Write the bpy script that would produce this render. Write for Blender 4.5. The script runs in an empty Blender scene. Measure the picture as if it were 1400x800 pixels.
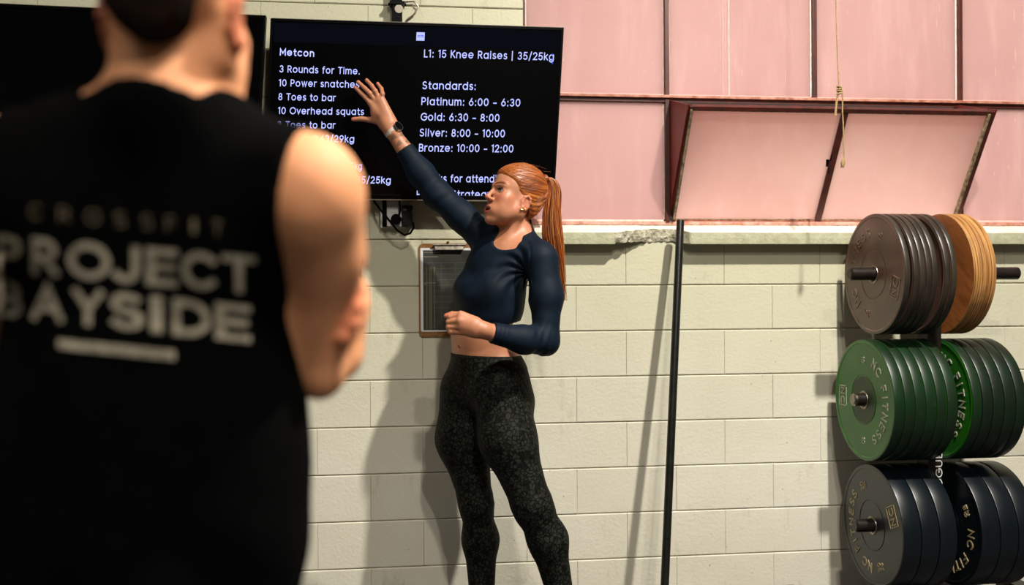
import bpy, bmesh, math, random
import numpy as np
from mathutils import Vector, Matrix
from mathutils.bvhtree import BVHTree
random.seed(7); RNG = np.random.default_rng(7)
scene = bpy.context.scene
COL = scene.collection

# ------------------------------------------------------------------ camera
FPX, YAW, PITCH, ROLL = 1250.0, math.radians(6.49), math.radians(-0.07), math.radians(-0.34)
CAMZ = 1.235
WALL = 3.532                       # world y of the block wall's face
_cy, _sy, _cp, _sp = math.cos(YAW), math.sin(YAW), math.cos(PITCH), math.sin(PITCH)
_f = np.array([_sy*_cp, _cy*_cp, _sp]); _r = np.array([_cy, -_sy, 0.0]); _u = np.cross(_r, _f)
_c, _s = math.cos(ROLL), math.sin(ROLL)
RIGHT, UP, FWD = _c*_r+_s*_u, -_s*_r+_c*_u, _f
CAMPOS = np.array([0, 0, CAMZ])
cam = bpy.data.objects.new('camera', bpy.data.cameras.new('camera')); COL.objects.link(cam)
cam.data.sensor_width = 36; cam.data.lens = FPX/1400*36; cam.data.clip_start = .05
cam.matrix_world = Matrix(((RIGHT[0], UP[0], -FWD[0], 0), (RIGHT[1], UP[1], -FWD[1], 0),
                           (RIGHT[2], UP[2], -FWD[2], CAMZ), (0, 0, 0, 1)))
cam.data.dof.use_dof = True; cam.data.dof.focus_distance = 3.25
cam.data.dof.aperture_fstop = 1.45
scene.camera = cam
scene.view_settings.view_transform = 'Standard'; scene.view_settings.look = 'None'
scene.view_settings.gamma = 1; scene.view_settings.exposure = 0.0

def W(px, py, d):
    """point seen at photo pixel (px, py) at distance d along the camera axis"""
    return CAMPOS + d*(FWD + RIGHT*(px-700)/FPX + UP*(400-py)/FPX)
def onY(px, py, Y):
    v = FWD + RIGHT*(px-700)/FPX + UP*(400-py)/FPX
    return CAMPOS + v*(Y/v[1])

# ------------------------------------------------------------------ light
world = bpy.data.worlds.new('world'); scene.world = world; world.use_nodes = True
_bg = world.node_tree.nodes['Background']; _bg.inputs[1].default_value = .93
_tc = world.node_tree.nodes.new('ShaderNodeTexCoord'); _sz = world.node_tree.nodes.new('ShaderNodeSeparateXYZ'); _rp = world.node_tree.nodes.new('ShaderNodeValToRGB')
_mr = world.node_tree.nodes.new('ShaderNodeMapRange'); _mr.inputs[1].default_value = -1
world.node_tree.links.new(_tc.outputs['Generated'], _sz.inputs[0]); world.node_tree.links.new(_sz.outputs['Z'], _mr.inputs[0]); world.node_tree.links.new(_mr.outputs[0], _rp.inputs[0]); world.node_tree.links.new(_rp.outputs[0], _bg.inputs[0])
_rp.color_ramp.elements[0].color = (.45, .44, .42, 1); _rp.color_ramp.elements[0].position = .45; _rp.color_ramp.elements[1].color = (2.2, 2.22, 2.25, 1); _rp.color_ramp.elements[1].position = .60   # dull ground, overcast sky
LAMPS = [  # x, y, z, watts, size, (rgb)
    (1.62, 1.45, 3.95, 240, .12, (1, .95, .86)),
    (0.95, -2.0, 4.15, 90, .12, (1, .95, .86)),
    (-1.9, .9, 4.15, 34, 1.3, (1, .93, .82)),  # added soft fill, lightens the woman's shadow on the left wall
    (.70, -.45, 4.00, 92, .2, (1, .92, .80)),
]
def lin(r, g, b):
    return tuple(((c/255)/12.92 if c/255 <= .04045 else ((c/255+.055)/1.055)**2.4) for c in (r, g, b)) + (1,)

# ------------------------------------------------------------------ materials
def mat(name, col=(.5, .5, .5, 1), rough=.5, metal=0, **kw):
    m = bpy.data.materials.new(name); m.use_nodes = True
    b = m.node_tree.nodes['Principled BSDF']
    b.inputs['Base Color'].default_value = col; b.inputs['Roughness'].default_value = rough
    b.inputs['Metallic'].default_value = metal
    for k, v in kw.items(): b.inputs[k.replace('_', ' ')].default_value = v
    return m
def N(m, t, **kw):
    n = m.node_tree.nodes.new(t)
    for k, v in kw.items():
        if k in n.inputs: n.inputs[k].default_value = v
        else: setattr(n, k, v)
    return n
def LK(m, a, ao, b, bi): m.node_tree.links.new(a.outputs[ao], b.inputs[bi])
def ramp(m, pts, interp='LINEAR'):
    n = N(m, 'ShaderNodeValToRGB'); n.color_ramp.interpolation = interp; e = n.color_ramp.elements
    while len(e) < len(pts): e.new(.5)
    for q, (p, c) in zip(e, pts): q.position = p; q.color = c if len(c) == 4 else tuple(c)+(1,)
    return n
def noise(m, scale, detail=4, rough=.55, vec=None, coord='Position', dist=0):
    n = N(m, 'ShaderNodeTexNoise', Scale=scale, Detail=detail, Roughness=rough, Distortion=dist)
    if vec is None:
        g = N(m, 'ShaderNodeNewGeometry') if coord == 'Position' else N(m, 'ShaderNodeTexCoord')
        LK(m, g, coord, n, 'Vector')
    else: LK(m, vec[0], vec[1], n, 'Vector')
    return n
def mixc(m, a, b, fac, mode='MIX'):
    n = N(m, 'ShaderNodeMix', data_type='RGBA', blend_type=mode)
    for i, v in ((6, a), (7, b)):
        if isinstance(v, tuple) and isinstance(v[0], bpy.types.Node): m.node_tree.links.new(v[0].outputs[v[1]], n.inputs[i])
        else: n.inputs[i].default_value = v
    if isinstance(fac, tuple): m.node_tree.links.new(fac[0].outputs[fac[1]], n.inputs[0])
    else: n.inputs[0].default_value = fac
    return n
def bsdf(m): return m.node_tree.nodes['Principled BSDF']
def bump(m, src, out, strength=.3, dist=.002, prev=None):
    n = N(m, 'ShaderNodeBump', Strength=strength, Distance=dist); LK(m, src, out, n, 'Height')
    if prev: LK(m, prev, 'Normal', n, 'Normal')
    LK(m, n, 'Normal', bsdf(m), 'Normal'); return n
def varied(name, c1, c2, scale=8, rough=.5, bscale=120, bstr=.25, bdist=.001, metal=0, coord='Position', lo=.35, hi=.65, **kw):
    m = mat(name, c1, rough, metal, **kw)
    n = noise(m, scale, coord=coord); r = ramp(m, [(lo, c1), (hi, c2)]); LK(m, n, 0, r, 0); LK(m, r, 0, bsdf(m), 'Base Color')
    if bstr: n2 = noise(m, bscale, coord=coord); bump(m, n2, 0, bstr, bdist)
    return m

def block_material():
    m = mat('painted_block', rough=.62)
    n1 = noise(m, 1.3, 5); r1 = ramp(m, [(.3, lin(216, 210, 188)), (.7, lin(230, 226, 210))]); LK(m, n1, 0, r1, 0)
    # a warmer, duller coat towards the sill
    g = N(m, 'ShaderNodeNewGeometry'); sx = N(m, 'ShaderNodeSeparateXYZ'); LK(m, g, 'Position', sx, 0)
    mr = N(m, 'ShaderNodeMapRange'); mr.inputs[1].default_value = .55; mr.inputs[2].default_value = 1.35; LK(m, sx, 'Z', mr, 0)
    c0 = mixc(m, (r1, 0), lin(196, 193, 166), (mr, 0), 'MIX')
    # stains and scuffs
    mp = N(m, 'ShaderNodeMapping'); mp.inputs['Scale'].default_value = (1, 1, .35); LK(m, g, 'Position', mp, 0)
    n2 = noise(m, 9, 8, .7, vec=(mp, 0)); r2 = ramp(m, [(.60, (0, 0, 0)), (.74, (1, 1, 1))]); LK(m, n2, 0, r2, 0)
    mm = N(m, 'ShaderNodeMath', operation='MULTIPLY'); mm.inputs[1].default_value = .38; LK(m, r2, 0, mm, 0)
    c1 = mixc(m, (c0, 2), lin(150, 142, 112), (mm, 0))
    v = N(m, 'ShaderNodeTexVoronoi', Scale=21); LK(m, g, 'Position', v, 0)
    r3 = ramp(m, [(.035, (1, 1, 1)), (.06, (0, 0, 0))]); LK(m, v, 'Distance', r3, 0)
    n3 = noise(m, 3.1, 2); r4 = ramp(m, [(.53, (0, 0, 0)), (.6, (.8, .8, .8))]); LK(m, n3, 0, r4, 0)
    mu = N(m, 'ShaderNodeMath', operation='MULTIPLY'); LK(m, r3, 0, mu, 0); LK(m, r4, 0, mu, 1)
    c2 = mixc(m, (c1, 2), lin(95, 86, 70), (mu, 0)); LK(m, c2, 2, bsdf(m), 'Base Color')
    b0 = noise(m, 75, 6, .65); b = bump(m, b0, 0, .5, .0035)
    b1 = noise(m, 9, 3); b = bump(m, b1, 0, .35, .004, b)
    v2 = N(m, 'ShaderNodeTexVoronoi', Scale=140); LK(m, g, 'Position', v2, 0)
    r5 = ramp(m, [(.0, (0, 0, 0)), (.25, (1, 1, 1))]); LK(m, v2, 'Distance', r5, 0); bump(m, r5, 0, .35, .0012, b)
    return m
M = {}
M['block'] = block_material()
M['mortar'] = varied('painted_mortar', lin(150, 142, 122), lin(190, 184, 164), 20, .8)
M['plaster'] = varied('plain_wall_paint', lin(84, 81, 76), lin(70, 68, 64), 3, .7)
M['ceiling'] = varied('ceiling_paint', lin(96, 94, 90), lin(80, 78, 76), 3, .8)
M['floor'] = varied('rubber_floor', lin(42, 42, 43), lin(60, 60, 60), 60, .8)
M['silltop'] = varied('sill_white_paint', lin(238, 228, 214), lin(224, 210, 194), 14, .55)
M['sillfront'] = varied('sill_concrete', lin(178, 178, 150), lin(160, 158, 130), 26, .8, 90, .6, .004)
M['rubble'] = varied('broken_concrete', lin(196, 192, 168), lin(120, 114, 94), 60, .9, 120, 1, .008)
M['redsteel'] = varied('red_oxide_steel', lin(128, 36, 18), lin(104, 30, 16), 14, .5, 200, .3, .001)
M['frame'] = varied('maroon_frame_paint', lin(82, 28, 17), lin(54, 20, 12), 18, .5, 200, .3, .001)
M['framelight'] = varied('worn_pink_frame_paint', lin(196, 140, 120), lin(150, 84, 66), 30, .6)
M['railpink'] = varied('chipped_pink_rail', lin(226, 172, 156), lin(186, 122, 104), 40, .6)
M['putty'] = varied('old_putty', lin(168, 150, 116), lin(90, 78, 56), 60, .8)
def pane_material(name='pink_painted_glass', ca=lin(226, 194, 188), cb=lin(236, 206, 200), tmix=.84):
    m = mat(name, ca, .22)
    g = N(m, 'ShaderNodeNewGeometry')
    mp = N(m, 'ShaderNodeMapping'); mp.inputs['Scale'].default_value = (3, 3, .5); LK(m, g, 'Position', mp, 0)
    n1 = noise(m, 1.2, 4); r1 = ramp(m, [(.3, ca), (.7, cb)]); LK(m, n1, 0, r1, 0)
    n2 = noise(m, 5, 6, .7, vec=(mp, 0)); r2 = ramp(m, [(.50, (0, 0, 0)), (.72, (1, 1, 1))]); LK(m, n2, 0, r2, 0)
    mm = N(m, 'ShaderNodeMath', operation='MULTIPLY'); mm.inputs[1].default_value = .38; LK(m, r2, 0, mm, 0)
    c = mixc(m, (r1, 0), lin(252, 226, 220), (mm, 0))
    # tiny bright paint skips
    mp2 = N(m, 'ShaderNodeMapping'); mp2.inputs['Scale'].default_value = (40, 40, 9); LK(m, g, 'Position', mp2, 0)
    v = N(m, 'ShaderNodeTexVoronoi', Scale=1); LK(m, mp2, 0, v, 0); r3 = ramp(m, [(.05, (1, 1, 1)), (.09, (0, 0, 0))]); LK(m, v, 'Distance', r3, 0)
    n3 = noise(m, 2.3, 2); r4 = ramp(m, [(.55, (0, 0, 0)), (.62, (.9, .9, .9))]); LK(m, n3, 0, r4, 0)
    mu = N(m, 'ShaderNodeMath', operation='MULTIPLY'); LK(m, r3, 0, mu, 0); LK(m, r4, 0, mu, 1)
    c2 = mixc(m, (c, 2), lin(255, 236, 228), (mu, 0)); LK(m, c2, 2, bsdf(m), 'Base Color')
    b0 = noise(m, 60, 3); bump(m, b0, 0, .12, .001)
    tr = N(m, 'ShaderNodeBsdfTranslucent'); LK(m, c2, 2, tr, 'Color'); ms = N(m, 'ShaderNodeMixShader'); ms.inputs[0].default_value = tmix
    LK(m, bsdf(m), 0, ms, 1); LK(m, tr, 0, ms, 2); LK(m, ms, 0, m.node_tree.nodes['Material Output'], 0)
    return m
M['pane'] = pane_material()
M['sashpane'] = pane_material('brightened_pink_glass', lin(238, 205, 194), lin(246, 220, 209), .90)  # lit copy of the pane glass: daylight brightness put into a paler tint
M['paneedge'] = varied('chalky_paint_edge', lin(252, 222, 212), lin(236, 190, 178), 40, .6)
M['black'] = mat('black_plastic', (.0015, .0015, .0016, 1), .3, Specular_IOR_Level=.08)
M['blackmat'] = mat('matt_black_plastic', (.003, .003, .003, 1), .55, Specular_IOR_Level=.2)
M['screen'] = mat('screen_glass', (.001, .001, .0012, 1), .16)
bsdf(M['screen']).inputs['Specular IOR Level'].default_value = .16
M['bezelshine'] = mat('bezel_silver_strip', lin(150, 142, 128), .35, .6)
def emit(name, c, s):
    m = mat(name, (0, 0, 0, 1), 1); bsdf(m).inputs['Emission Color'].default_value = c; bsdf(m).inputs['Emission Strength'].default_value = s; bsdf(m).inputs['Specular IOR Level'].default_value = 0
    return m
M['glow'] = emit('lit_screen_text', (.42, .46, 1, 1), 1.55)
M['glowhead'] = emit('lit_screen_header', (.012, .014, .026, 1), .25)
M['glowicon'] = emit('lit_screen_icon', (.42, .48, 1, 1), 1.3)
M['glowblue'] = emit('lit_screen_blue', (.03, .08, .8, 1), 1)
M['whiteplastic'] = mat('white_plastic', lin(200, 196, 190), .4)
M['hardboard'] = varied('hardboard', lin(150, 104, 52), lin(120, 78, 38), 40, .5)
M['paper'] = mat('paper_white', lin(215, 215, 212), .7)
M['darkprint'] = varied('dark_printed_sheet', lin(34, 35, 30), lin(52, 54, 46), 18, .55, bstr=0)
M['printline'] = mat('faint_printed_line', lin(88, 84, 62), .6)
M['printtext'] = mat('pale_printed_text', lin(150, 140, 120), .6)
M['chrome'] = mat('polished_metal', lin(200, 190, 178), .22, 1)
M['steel'] = varied('worn_steel', lin(150, 140, 128), lin(110, 100, 90), 60, .35, metal=1)
M['pegsteel'] = varied('black_steel', lin(30, 26, 23), lin(44, 36, 31), 30, .38, 200, .2, .0005, metal=.4)
M['pole'] = varied('black_glossy_tube', lin(15, 15, 14), lin(27, 26, 22), 30, .28, 200, .15, .0005)
M['rope'] = varied('jute_rope', lin(176, 150, 104), lin(132, 106, 66), 200, .9, 500, .6, .002)
def rubber(name, c1, c2, c3, rough=.42):
    m = mat(name, c1, rough)
    n = noise(m, 9, 5, coord='Object'); r = ramp(m, [(.35, c1), (.62, c2)]); LK(m, n, 0, r, 0)
    n2 = noise(m, 26, 6, .7, coord='Object'); r2 = ramp(m, [(.60, (0, 0, 0)), (.72, (.7, .7, .7))]); LK(m, n2, 0, r2, 0)
    c = mixc(m, (r, 0), c3, (r2, 0)); LK(m, c, 2, bsdf(m), 'Base Color')
    b = noise(m, 300, 3, coord='Object'); bump(m, b, 0, .25, .0006); return m
M['grey_rubber'] = rubber('grey_rubber', lin(86, 66, 56), lin(104, 78, 67), lin(72, 54, 46), .40)
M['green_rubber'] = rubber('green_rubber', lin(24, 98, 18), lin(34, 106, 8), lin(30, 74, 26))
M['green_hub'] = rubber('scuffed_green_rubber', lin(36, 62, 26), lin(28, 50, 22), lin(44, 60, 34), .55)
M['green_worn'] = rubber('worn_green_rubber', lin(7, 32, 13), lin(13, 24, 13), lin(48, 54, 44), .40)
M['blue_rubber'] = rubber('blue_rubber', lin(4, 14, 22), lin(7, 14, 18), lin(18, 24, 26), .36)
M['grey_tread'] = rubber('shaded_grey_tread', lin(38, 34, 28), lin(52, 45, 36), lin(30, 26, 22), .38)  # treads darker than the faces: shade on the rims put into the colour
M['green_tread'] = rubber('shaded_green_tread', lin(8, 40, 14), lin(14, 34, 14), lin(40, 54, 38), .40)
M['blue_tread'] = rubber('shaded_blue_tread', lin(3, 13, 21), lin(6, 13, 18), lin(16, 22, 25), .36)
M['grey_letter'] = mat('raised_grey_letter', lin(112, 88, 74), .3)
M['green_letter'] = mat('rubbed_silver_letter', lin(160, 162, 140), .45)
M['blue_letter'] = mat('tan_letter', lin(158, 142, 108), .5)
def ply():
    m = mat('plywood', rough=.5); g = N(m, 'ShaderNodeTexCoord')
    mp = N(m, 'ShaderNodeMapping'); mp.inputs['Scale'].default_value = (230, 4, 4); LK(m, g, 'Object', mp, 0)
    n = noise(m, 1, 3, .6, vec=(mp, 0)); r = ramp(m, [(.35, lin(96, 60, 28)), (.5, lin(164, 116, 62)), (.7, lin(190, 142, 84))]); LK(m, n, 0, r, 0)
    n2 = noise(m, 7, 5, coord='Object'); r2 = ramp(m, [(.55, (0, 0, 0)), (.8, (.6, .6, .6))]); LK(m, n2, 0, r2, 0)
    c = mixc(m, (r, 0), lin(110, 82, 50), (r2, 0)); LK(m, c, 2, bsdf(m), 'Base Color'); return m
M['ply'] = ply()
def plyface():
    m = mat('plywood_face', rough=.5); g = N(m, 'ShaderNodeTexCoord')
    mp = N(m, 'ShaderNodeMapping'); mp.inputs['Scale'].default_value = (1, 5, 22); LK(m, g, 'Object', mp, 0)
    n = noise(m, 1, 5, .6, vec=(mp, 0), dist=1.2); r = ramp(m, [(.35, lin(140, 78, 34)), (.6, lin(172, 104, 50)), (.75, lin(120, 64, 26))]); LK(m, n, 0, r, 0)
    LK(m, r, 0, bsdf(m), 'Base Color'); return m
M['plyface'] = plyface()
def skin(name, freckle=.5):
    m = mat(name, rough=.48); a = N(m, 'ShaderNodeAttribute', attribute_name='tint')
    n = noise(m, 420, 2, coord='Position'); r = ramp(m, [(.56, (0, 0, 0)), (.68, (freckle,)*3)]); LK(m, n, 0, r, 0)
    c = mixc(m, (a, 'Color'), lin(150, 88, 56), (r, 0)); n2 = noise(m, 14, 4)
    r2 = ramp(m, [(.4, (1, 1, 1)), (.7, (.90, .84, .82))]); LK(m, n2, 0, r2, 0)
    c2 = mixc(m, (c, 2), (r2, 0), 1.0, 'MULTIPLY'); LK(m, c2, 2, bsdf(m), 'Base Color')
    b = bsdf(m); b.inputs['Subsurface Weight'].default_value = .12; b.inputs['Subsurface Radius'].default_value = (.012, .005, .003)
    b.inputs['Subsurface Scale'].default_value = 1.0
    nb = noise(m, 500, 2); bump(m, nb, 0, .12, .0005); return m
M['skin'] = skin('freckled_skin', .42); M['skin2'] = skin('fair_skin', .0); bsdf(M['skin2']).inputs['Roughness'].default_value = .62; bsdf(M['skin2']).inputs['Specular IOR Level'].default_value = .3
def hairmat(name, a, b, c):
    m = mat(name, rough=.42); at = N(m, 'ShaderNodeAttribute', attribute_name='strand')
    n = noise(m, 1, 4, .7, vec=(at, 'Vector')); r = ramp(m, [(.34, a), (.5, b), (.66, c)]); LK(m, n, 0, r, 0)
    LK(m, r, 0, bsdf(m), 'Base Color'); bsdf(m).inputs['Specular IOR Level'].default_value = .6
    bump(m, n, 0, .35, .0012); return m
M['redhair'] = hairmat('copper_hair', lin(62, 24, 6), lin(146, 70, 20), lin(210, 134, 56))
M['brow'] = mat('auburn_brow', lin(120, 62, 28), .6); M['lash'] = mat('dark_lash', lin(44, 24, 14), .6)
M['brownhair'] = varied('short_brown_hair', lin(20, 13, 9), lin(40, 26, 17), 60, 1, 600, .8, .003, Specular_IOR_Level=.1)
def fabric(name, c1, c2, bstr=.3):
    m = varied(name, c1, c2, 30, .75, 900, bstr, .0006); return m
M['navy'] = fabric('navy_jersey', lin(8, 20, 32), lin(12, 26, 40))
bsdf(M['navy']).inputs['Specular IOR Level'].default_value = .14; bsdf(M['navy']).inputs['Roughness'].default_value = .62
M['blackshirt'] = fabric('black_cotton', (.0010, .0010, .0011, 1), (.0015, .0015, .0016, 1))
bsdf(M['blackshirt']).inputs['Roughness'].default_value = .95
bsdf(M['blackshirt']).inputs['Specular IOR Level'].default_value = .04
def leggings():
    m = mat('leopard_print_leggings', rough=.65); g = N(m, 'ShaderNodeNewGeometry')
    nz = noise(m, 22, 2); ad = N(m, 'ShaderNodeMix', data_type='RGBA', blend_type='ADD')
    m.node_tree.links.new(g.outputs['Position'], ad.inputs[6]); m.node_tree.links.new(nz.outputs['Color'], ad.inputs[7]); ad.inputs[0].default_value = .035
    v = N(m, 'ShaderNodeTexVoronoi', Scale=76, feature='DISTANCE_TO_EDGE'); m.node_tree.links.new(ad.outputs[2], v.inputs['Vector'])
    r = ramp(m, [(.06, (0, 0, 0)), (.16, (1, 1, 1))]); LK(m, v, 0, r, 0)
    v2 = N(m, 'ShaderNodeTexVoronoi', Scale=76); m.node_tree.links.new(ad.outputs[2], v2.inputs['Vector'])
    sp = N(m, 'ShaderNodeSeparateColor'); LK(m, v2, 'Color', sp, 0); r2 = ramp(m, [(.05, (.15, .15, .15)), (.45, (1, 1, 1))]); LK(m, sp, 0, r2, 0)
    mu = N(m, 'ShaderNodeMath', operation='MULTIPLY'); LK(m, r, 0, mu, 0); LK(m, r2, 0, mu, 1)
    c = mixc(m, (.0022, .0022, .002, 1), (.022, .024, .018, 1), (mu, 0)); LK(m, c, 2, bsdf(m), 'Base Color'); bsdf(m).inputs['Specular IOR Level'].default_value = .1
    bump(m, noise(m, 900, 2), 0, .2, .0005); return m
M['leggings'] = leggings()
M['print'] = varied('cracked_grey_print', lin(178, 168, 148), lin(128, 120, 102), 90, .8, bstr=0)
M['printthin'] = mat('thin_faded_print', lin(112, 100, 76), .8)
M['eye'] = mat('eyeball', lin(214, 204, 196), .15)
M['iris'] = mat('iris', lin(70, 84, 78), .15)
M['gold'] = mat('gold', lin(230, 180, 90), .25, 1)
M['strap'] = mat('pale_watch_strap', lin(200, 188, 172), .5)
M['lamp'] = emit('lamp_lens', (1, .86, .66, 1), 12)
M['mouthdark'] = mat('mouth_inside', lin(60, 16, 14), .5)
M['shoe'] = mat('shoe_knit', lin(40, 40, 42), .7)

# ------------------------------------------------------------------ builders
def newmesh(name, verts, faces, m=None, smooth=False, mats=None, midx=None):
    me = bpy.data.meshes.new(name); me.from_pydata([tuple(map(float, v)) for v in verts], [], faces)
    for q in (mats or ([m] if m else [])): me.materials.append(q)
    if midx is not None: me.polygons.foreach_set('material_index', midx)
    if smooth: me.polygons.foreach_set('use_smooth', [True]*len(me.polygons))
    me.update(); return me
def link(name, me, parent=None, loc=None):
    o = bpy.data.objects.new(name, me); COL.objects.link(o)
    if parent is not None: o.parent = parent; o.matrix_parent_inverse = Matrix.Translation(-Vector(parent.location)) if parent.location.length else Matrix.Identity(4)
    if loc is not None: o.location = Vector(loc)
    return o
def tag(o, label=None, cat=None, group=None, kind=None):
    if label: o['label'] = label
    if cat: o['category'] = cat
    if group: o['group'] = group
    if kind: o['kind'] = kind
    return o
def empty(name, loc=(0, 0, 0)):
    o = bpy.data.objects.new(name, None); COL.objects.link(o); o.location = loc; o.empty_display_size = .05; return o
class MB:
    def __init__(s): s.v = []; s.f = []; s.mi = []; s.cur = 0
    def add(s, vs, fs):
        n = len(s.v); s.v += [tuple(map(float, v)) for v in vs]; s.f += [tuple(i+n for i in f) for f in fs]; s.mi += [s.cur]*len(fs); return s
    def box(s, a, b):
        (x0, y0, z0), (x1, y1, z1) = a, b
        return s.hexa([(x0, y0, z0), (x1, y0, z0), (x1, y1, z0), (x0, y1, z0), (x0, y0, z1), (x1, y0, z1), (x1, y1, z1), (x0, y1, z1)])
    def hexa(s, vs): return s.add(vs, [(0, 3, 2, 1), (4, 5, 6, 7), (0, 1, 5, 4), (1, 2, 6, 5), (2, 3, 7, 6), (3, 0, 4, 7)])
    def tube(s, pts, rad, n=12, cap=True, up=None):
        pts = [np.array(p, float) for p in pts]; k = len(pts)
        rad = [rad]*k if np.isscalar(rad) else rad
        rings = []; prev = None
        for i, p in enumerate(pts):
            t = pts[min(i+1, k-1)]-pts[max(i-1, 0)]; t = t/(np.linalg.norm(t)+1e-12)
            if prev is None:
                a = np.array([0, 0, 1.]) if abs(t[2]) < .9 else np.array([1., 0, 0]); u = np.cross(t, a)
            else: u = prev-t*np.dot(prev, t)
            u /= np.linalg.norm(u)+1e-12; prev = u; w = np.cross(t, u)
            rings += [p+rad[i]*(math.cos(2*math.pi*j/n)*u+math.sin(2*math.pi*j/n)*w) for j in range(n)]
        fs = [(i*n+j, i*n+(j+1) % n, (i+1)*n+(j+1) % n, (i+1)*n+j) for i in range(k-1) for j in range(n)]
        if cap: fs += [tuple(range(n))[::-1], tuple((k-1)*n+j for j in range(n))]
        return s.add(rings, fs)
    def lathe(s, prof, n=64, axis='x', c=(0, 0, 0), closed=False):
        vs = []; k = len(prof)
        for (r, h) in prof:
            for j in range(n):
                a = 2*math.pi*j/n; q = (h, r*math.cos(a), r*math.sin(a))
                if axis == 'z': q = (q[1], q[2], q[0])
                if axis == 'y': q = (q[1], q[0], q[2])
                vs.append((q[0]+c[0], q[1]+c[1], q[2]+c[2]))
        rng = range(k) if closed else range(k-1)
        fs = [(i*n+j, ((i+1) % k)*n+j, ((i+1) % k)*n+(j+1) % n, i*n+(j+1) % n) for i in rng for j in range(n)]
        return s.add(vs, fs)
    def mesh(s, name, m, smooth=False, mats=None): return newmesh(name, s.v, s.f, m, smooth, mats, s.mi if mats else None)
    def build(s, name, m, parent=None, smooth=False, mats=None, bevel=0, loc=None):
        me = s.mesh(name, m, smooth, mats)
        bm = bmesh.new(); bm.from_mesh(me)
        if bevel:
            bmesh.ops.bevel(bm, geom=[e for e in bm.edges if len(e.link_faces) == 2 and e.calc_face_angle(0) > .5], offset=bevel, segments=2, affect='EDGES', profile=.6)
        bmesh.ops.recalc_face_normals(bm, faces=bm.faces)
        if smooth:
            for e in bm.edges:
                if len(e.link_faces) == 2 and e.calc_face_angle(0) > .6: e.smooth = False
        bm.to_mesh(me); bm.free()
        return link(name, me, parent, loc)
def _arc(cx, cy, rx, ry, a0, a1, n=14):
    return [(cx+rx*math.cos(math.radians(a0+(a1-a0)*i/n)), cy+ry*math.sin(math.radians(a0+(a1-a0)*i/n))) for i in range(n+1)]
_X = .74; _h = _X/2; _r = .34
_bowl = lambda cx: _arc(cx, _h, _r, _h, 0, 360, 22)
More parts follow.
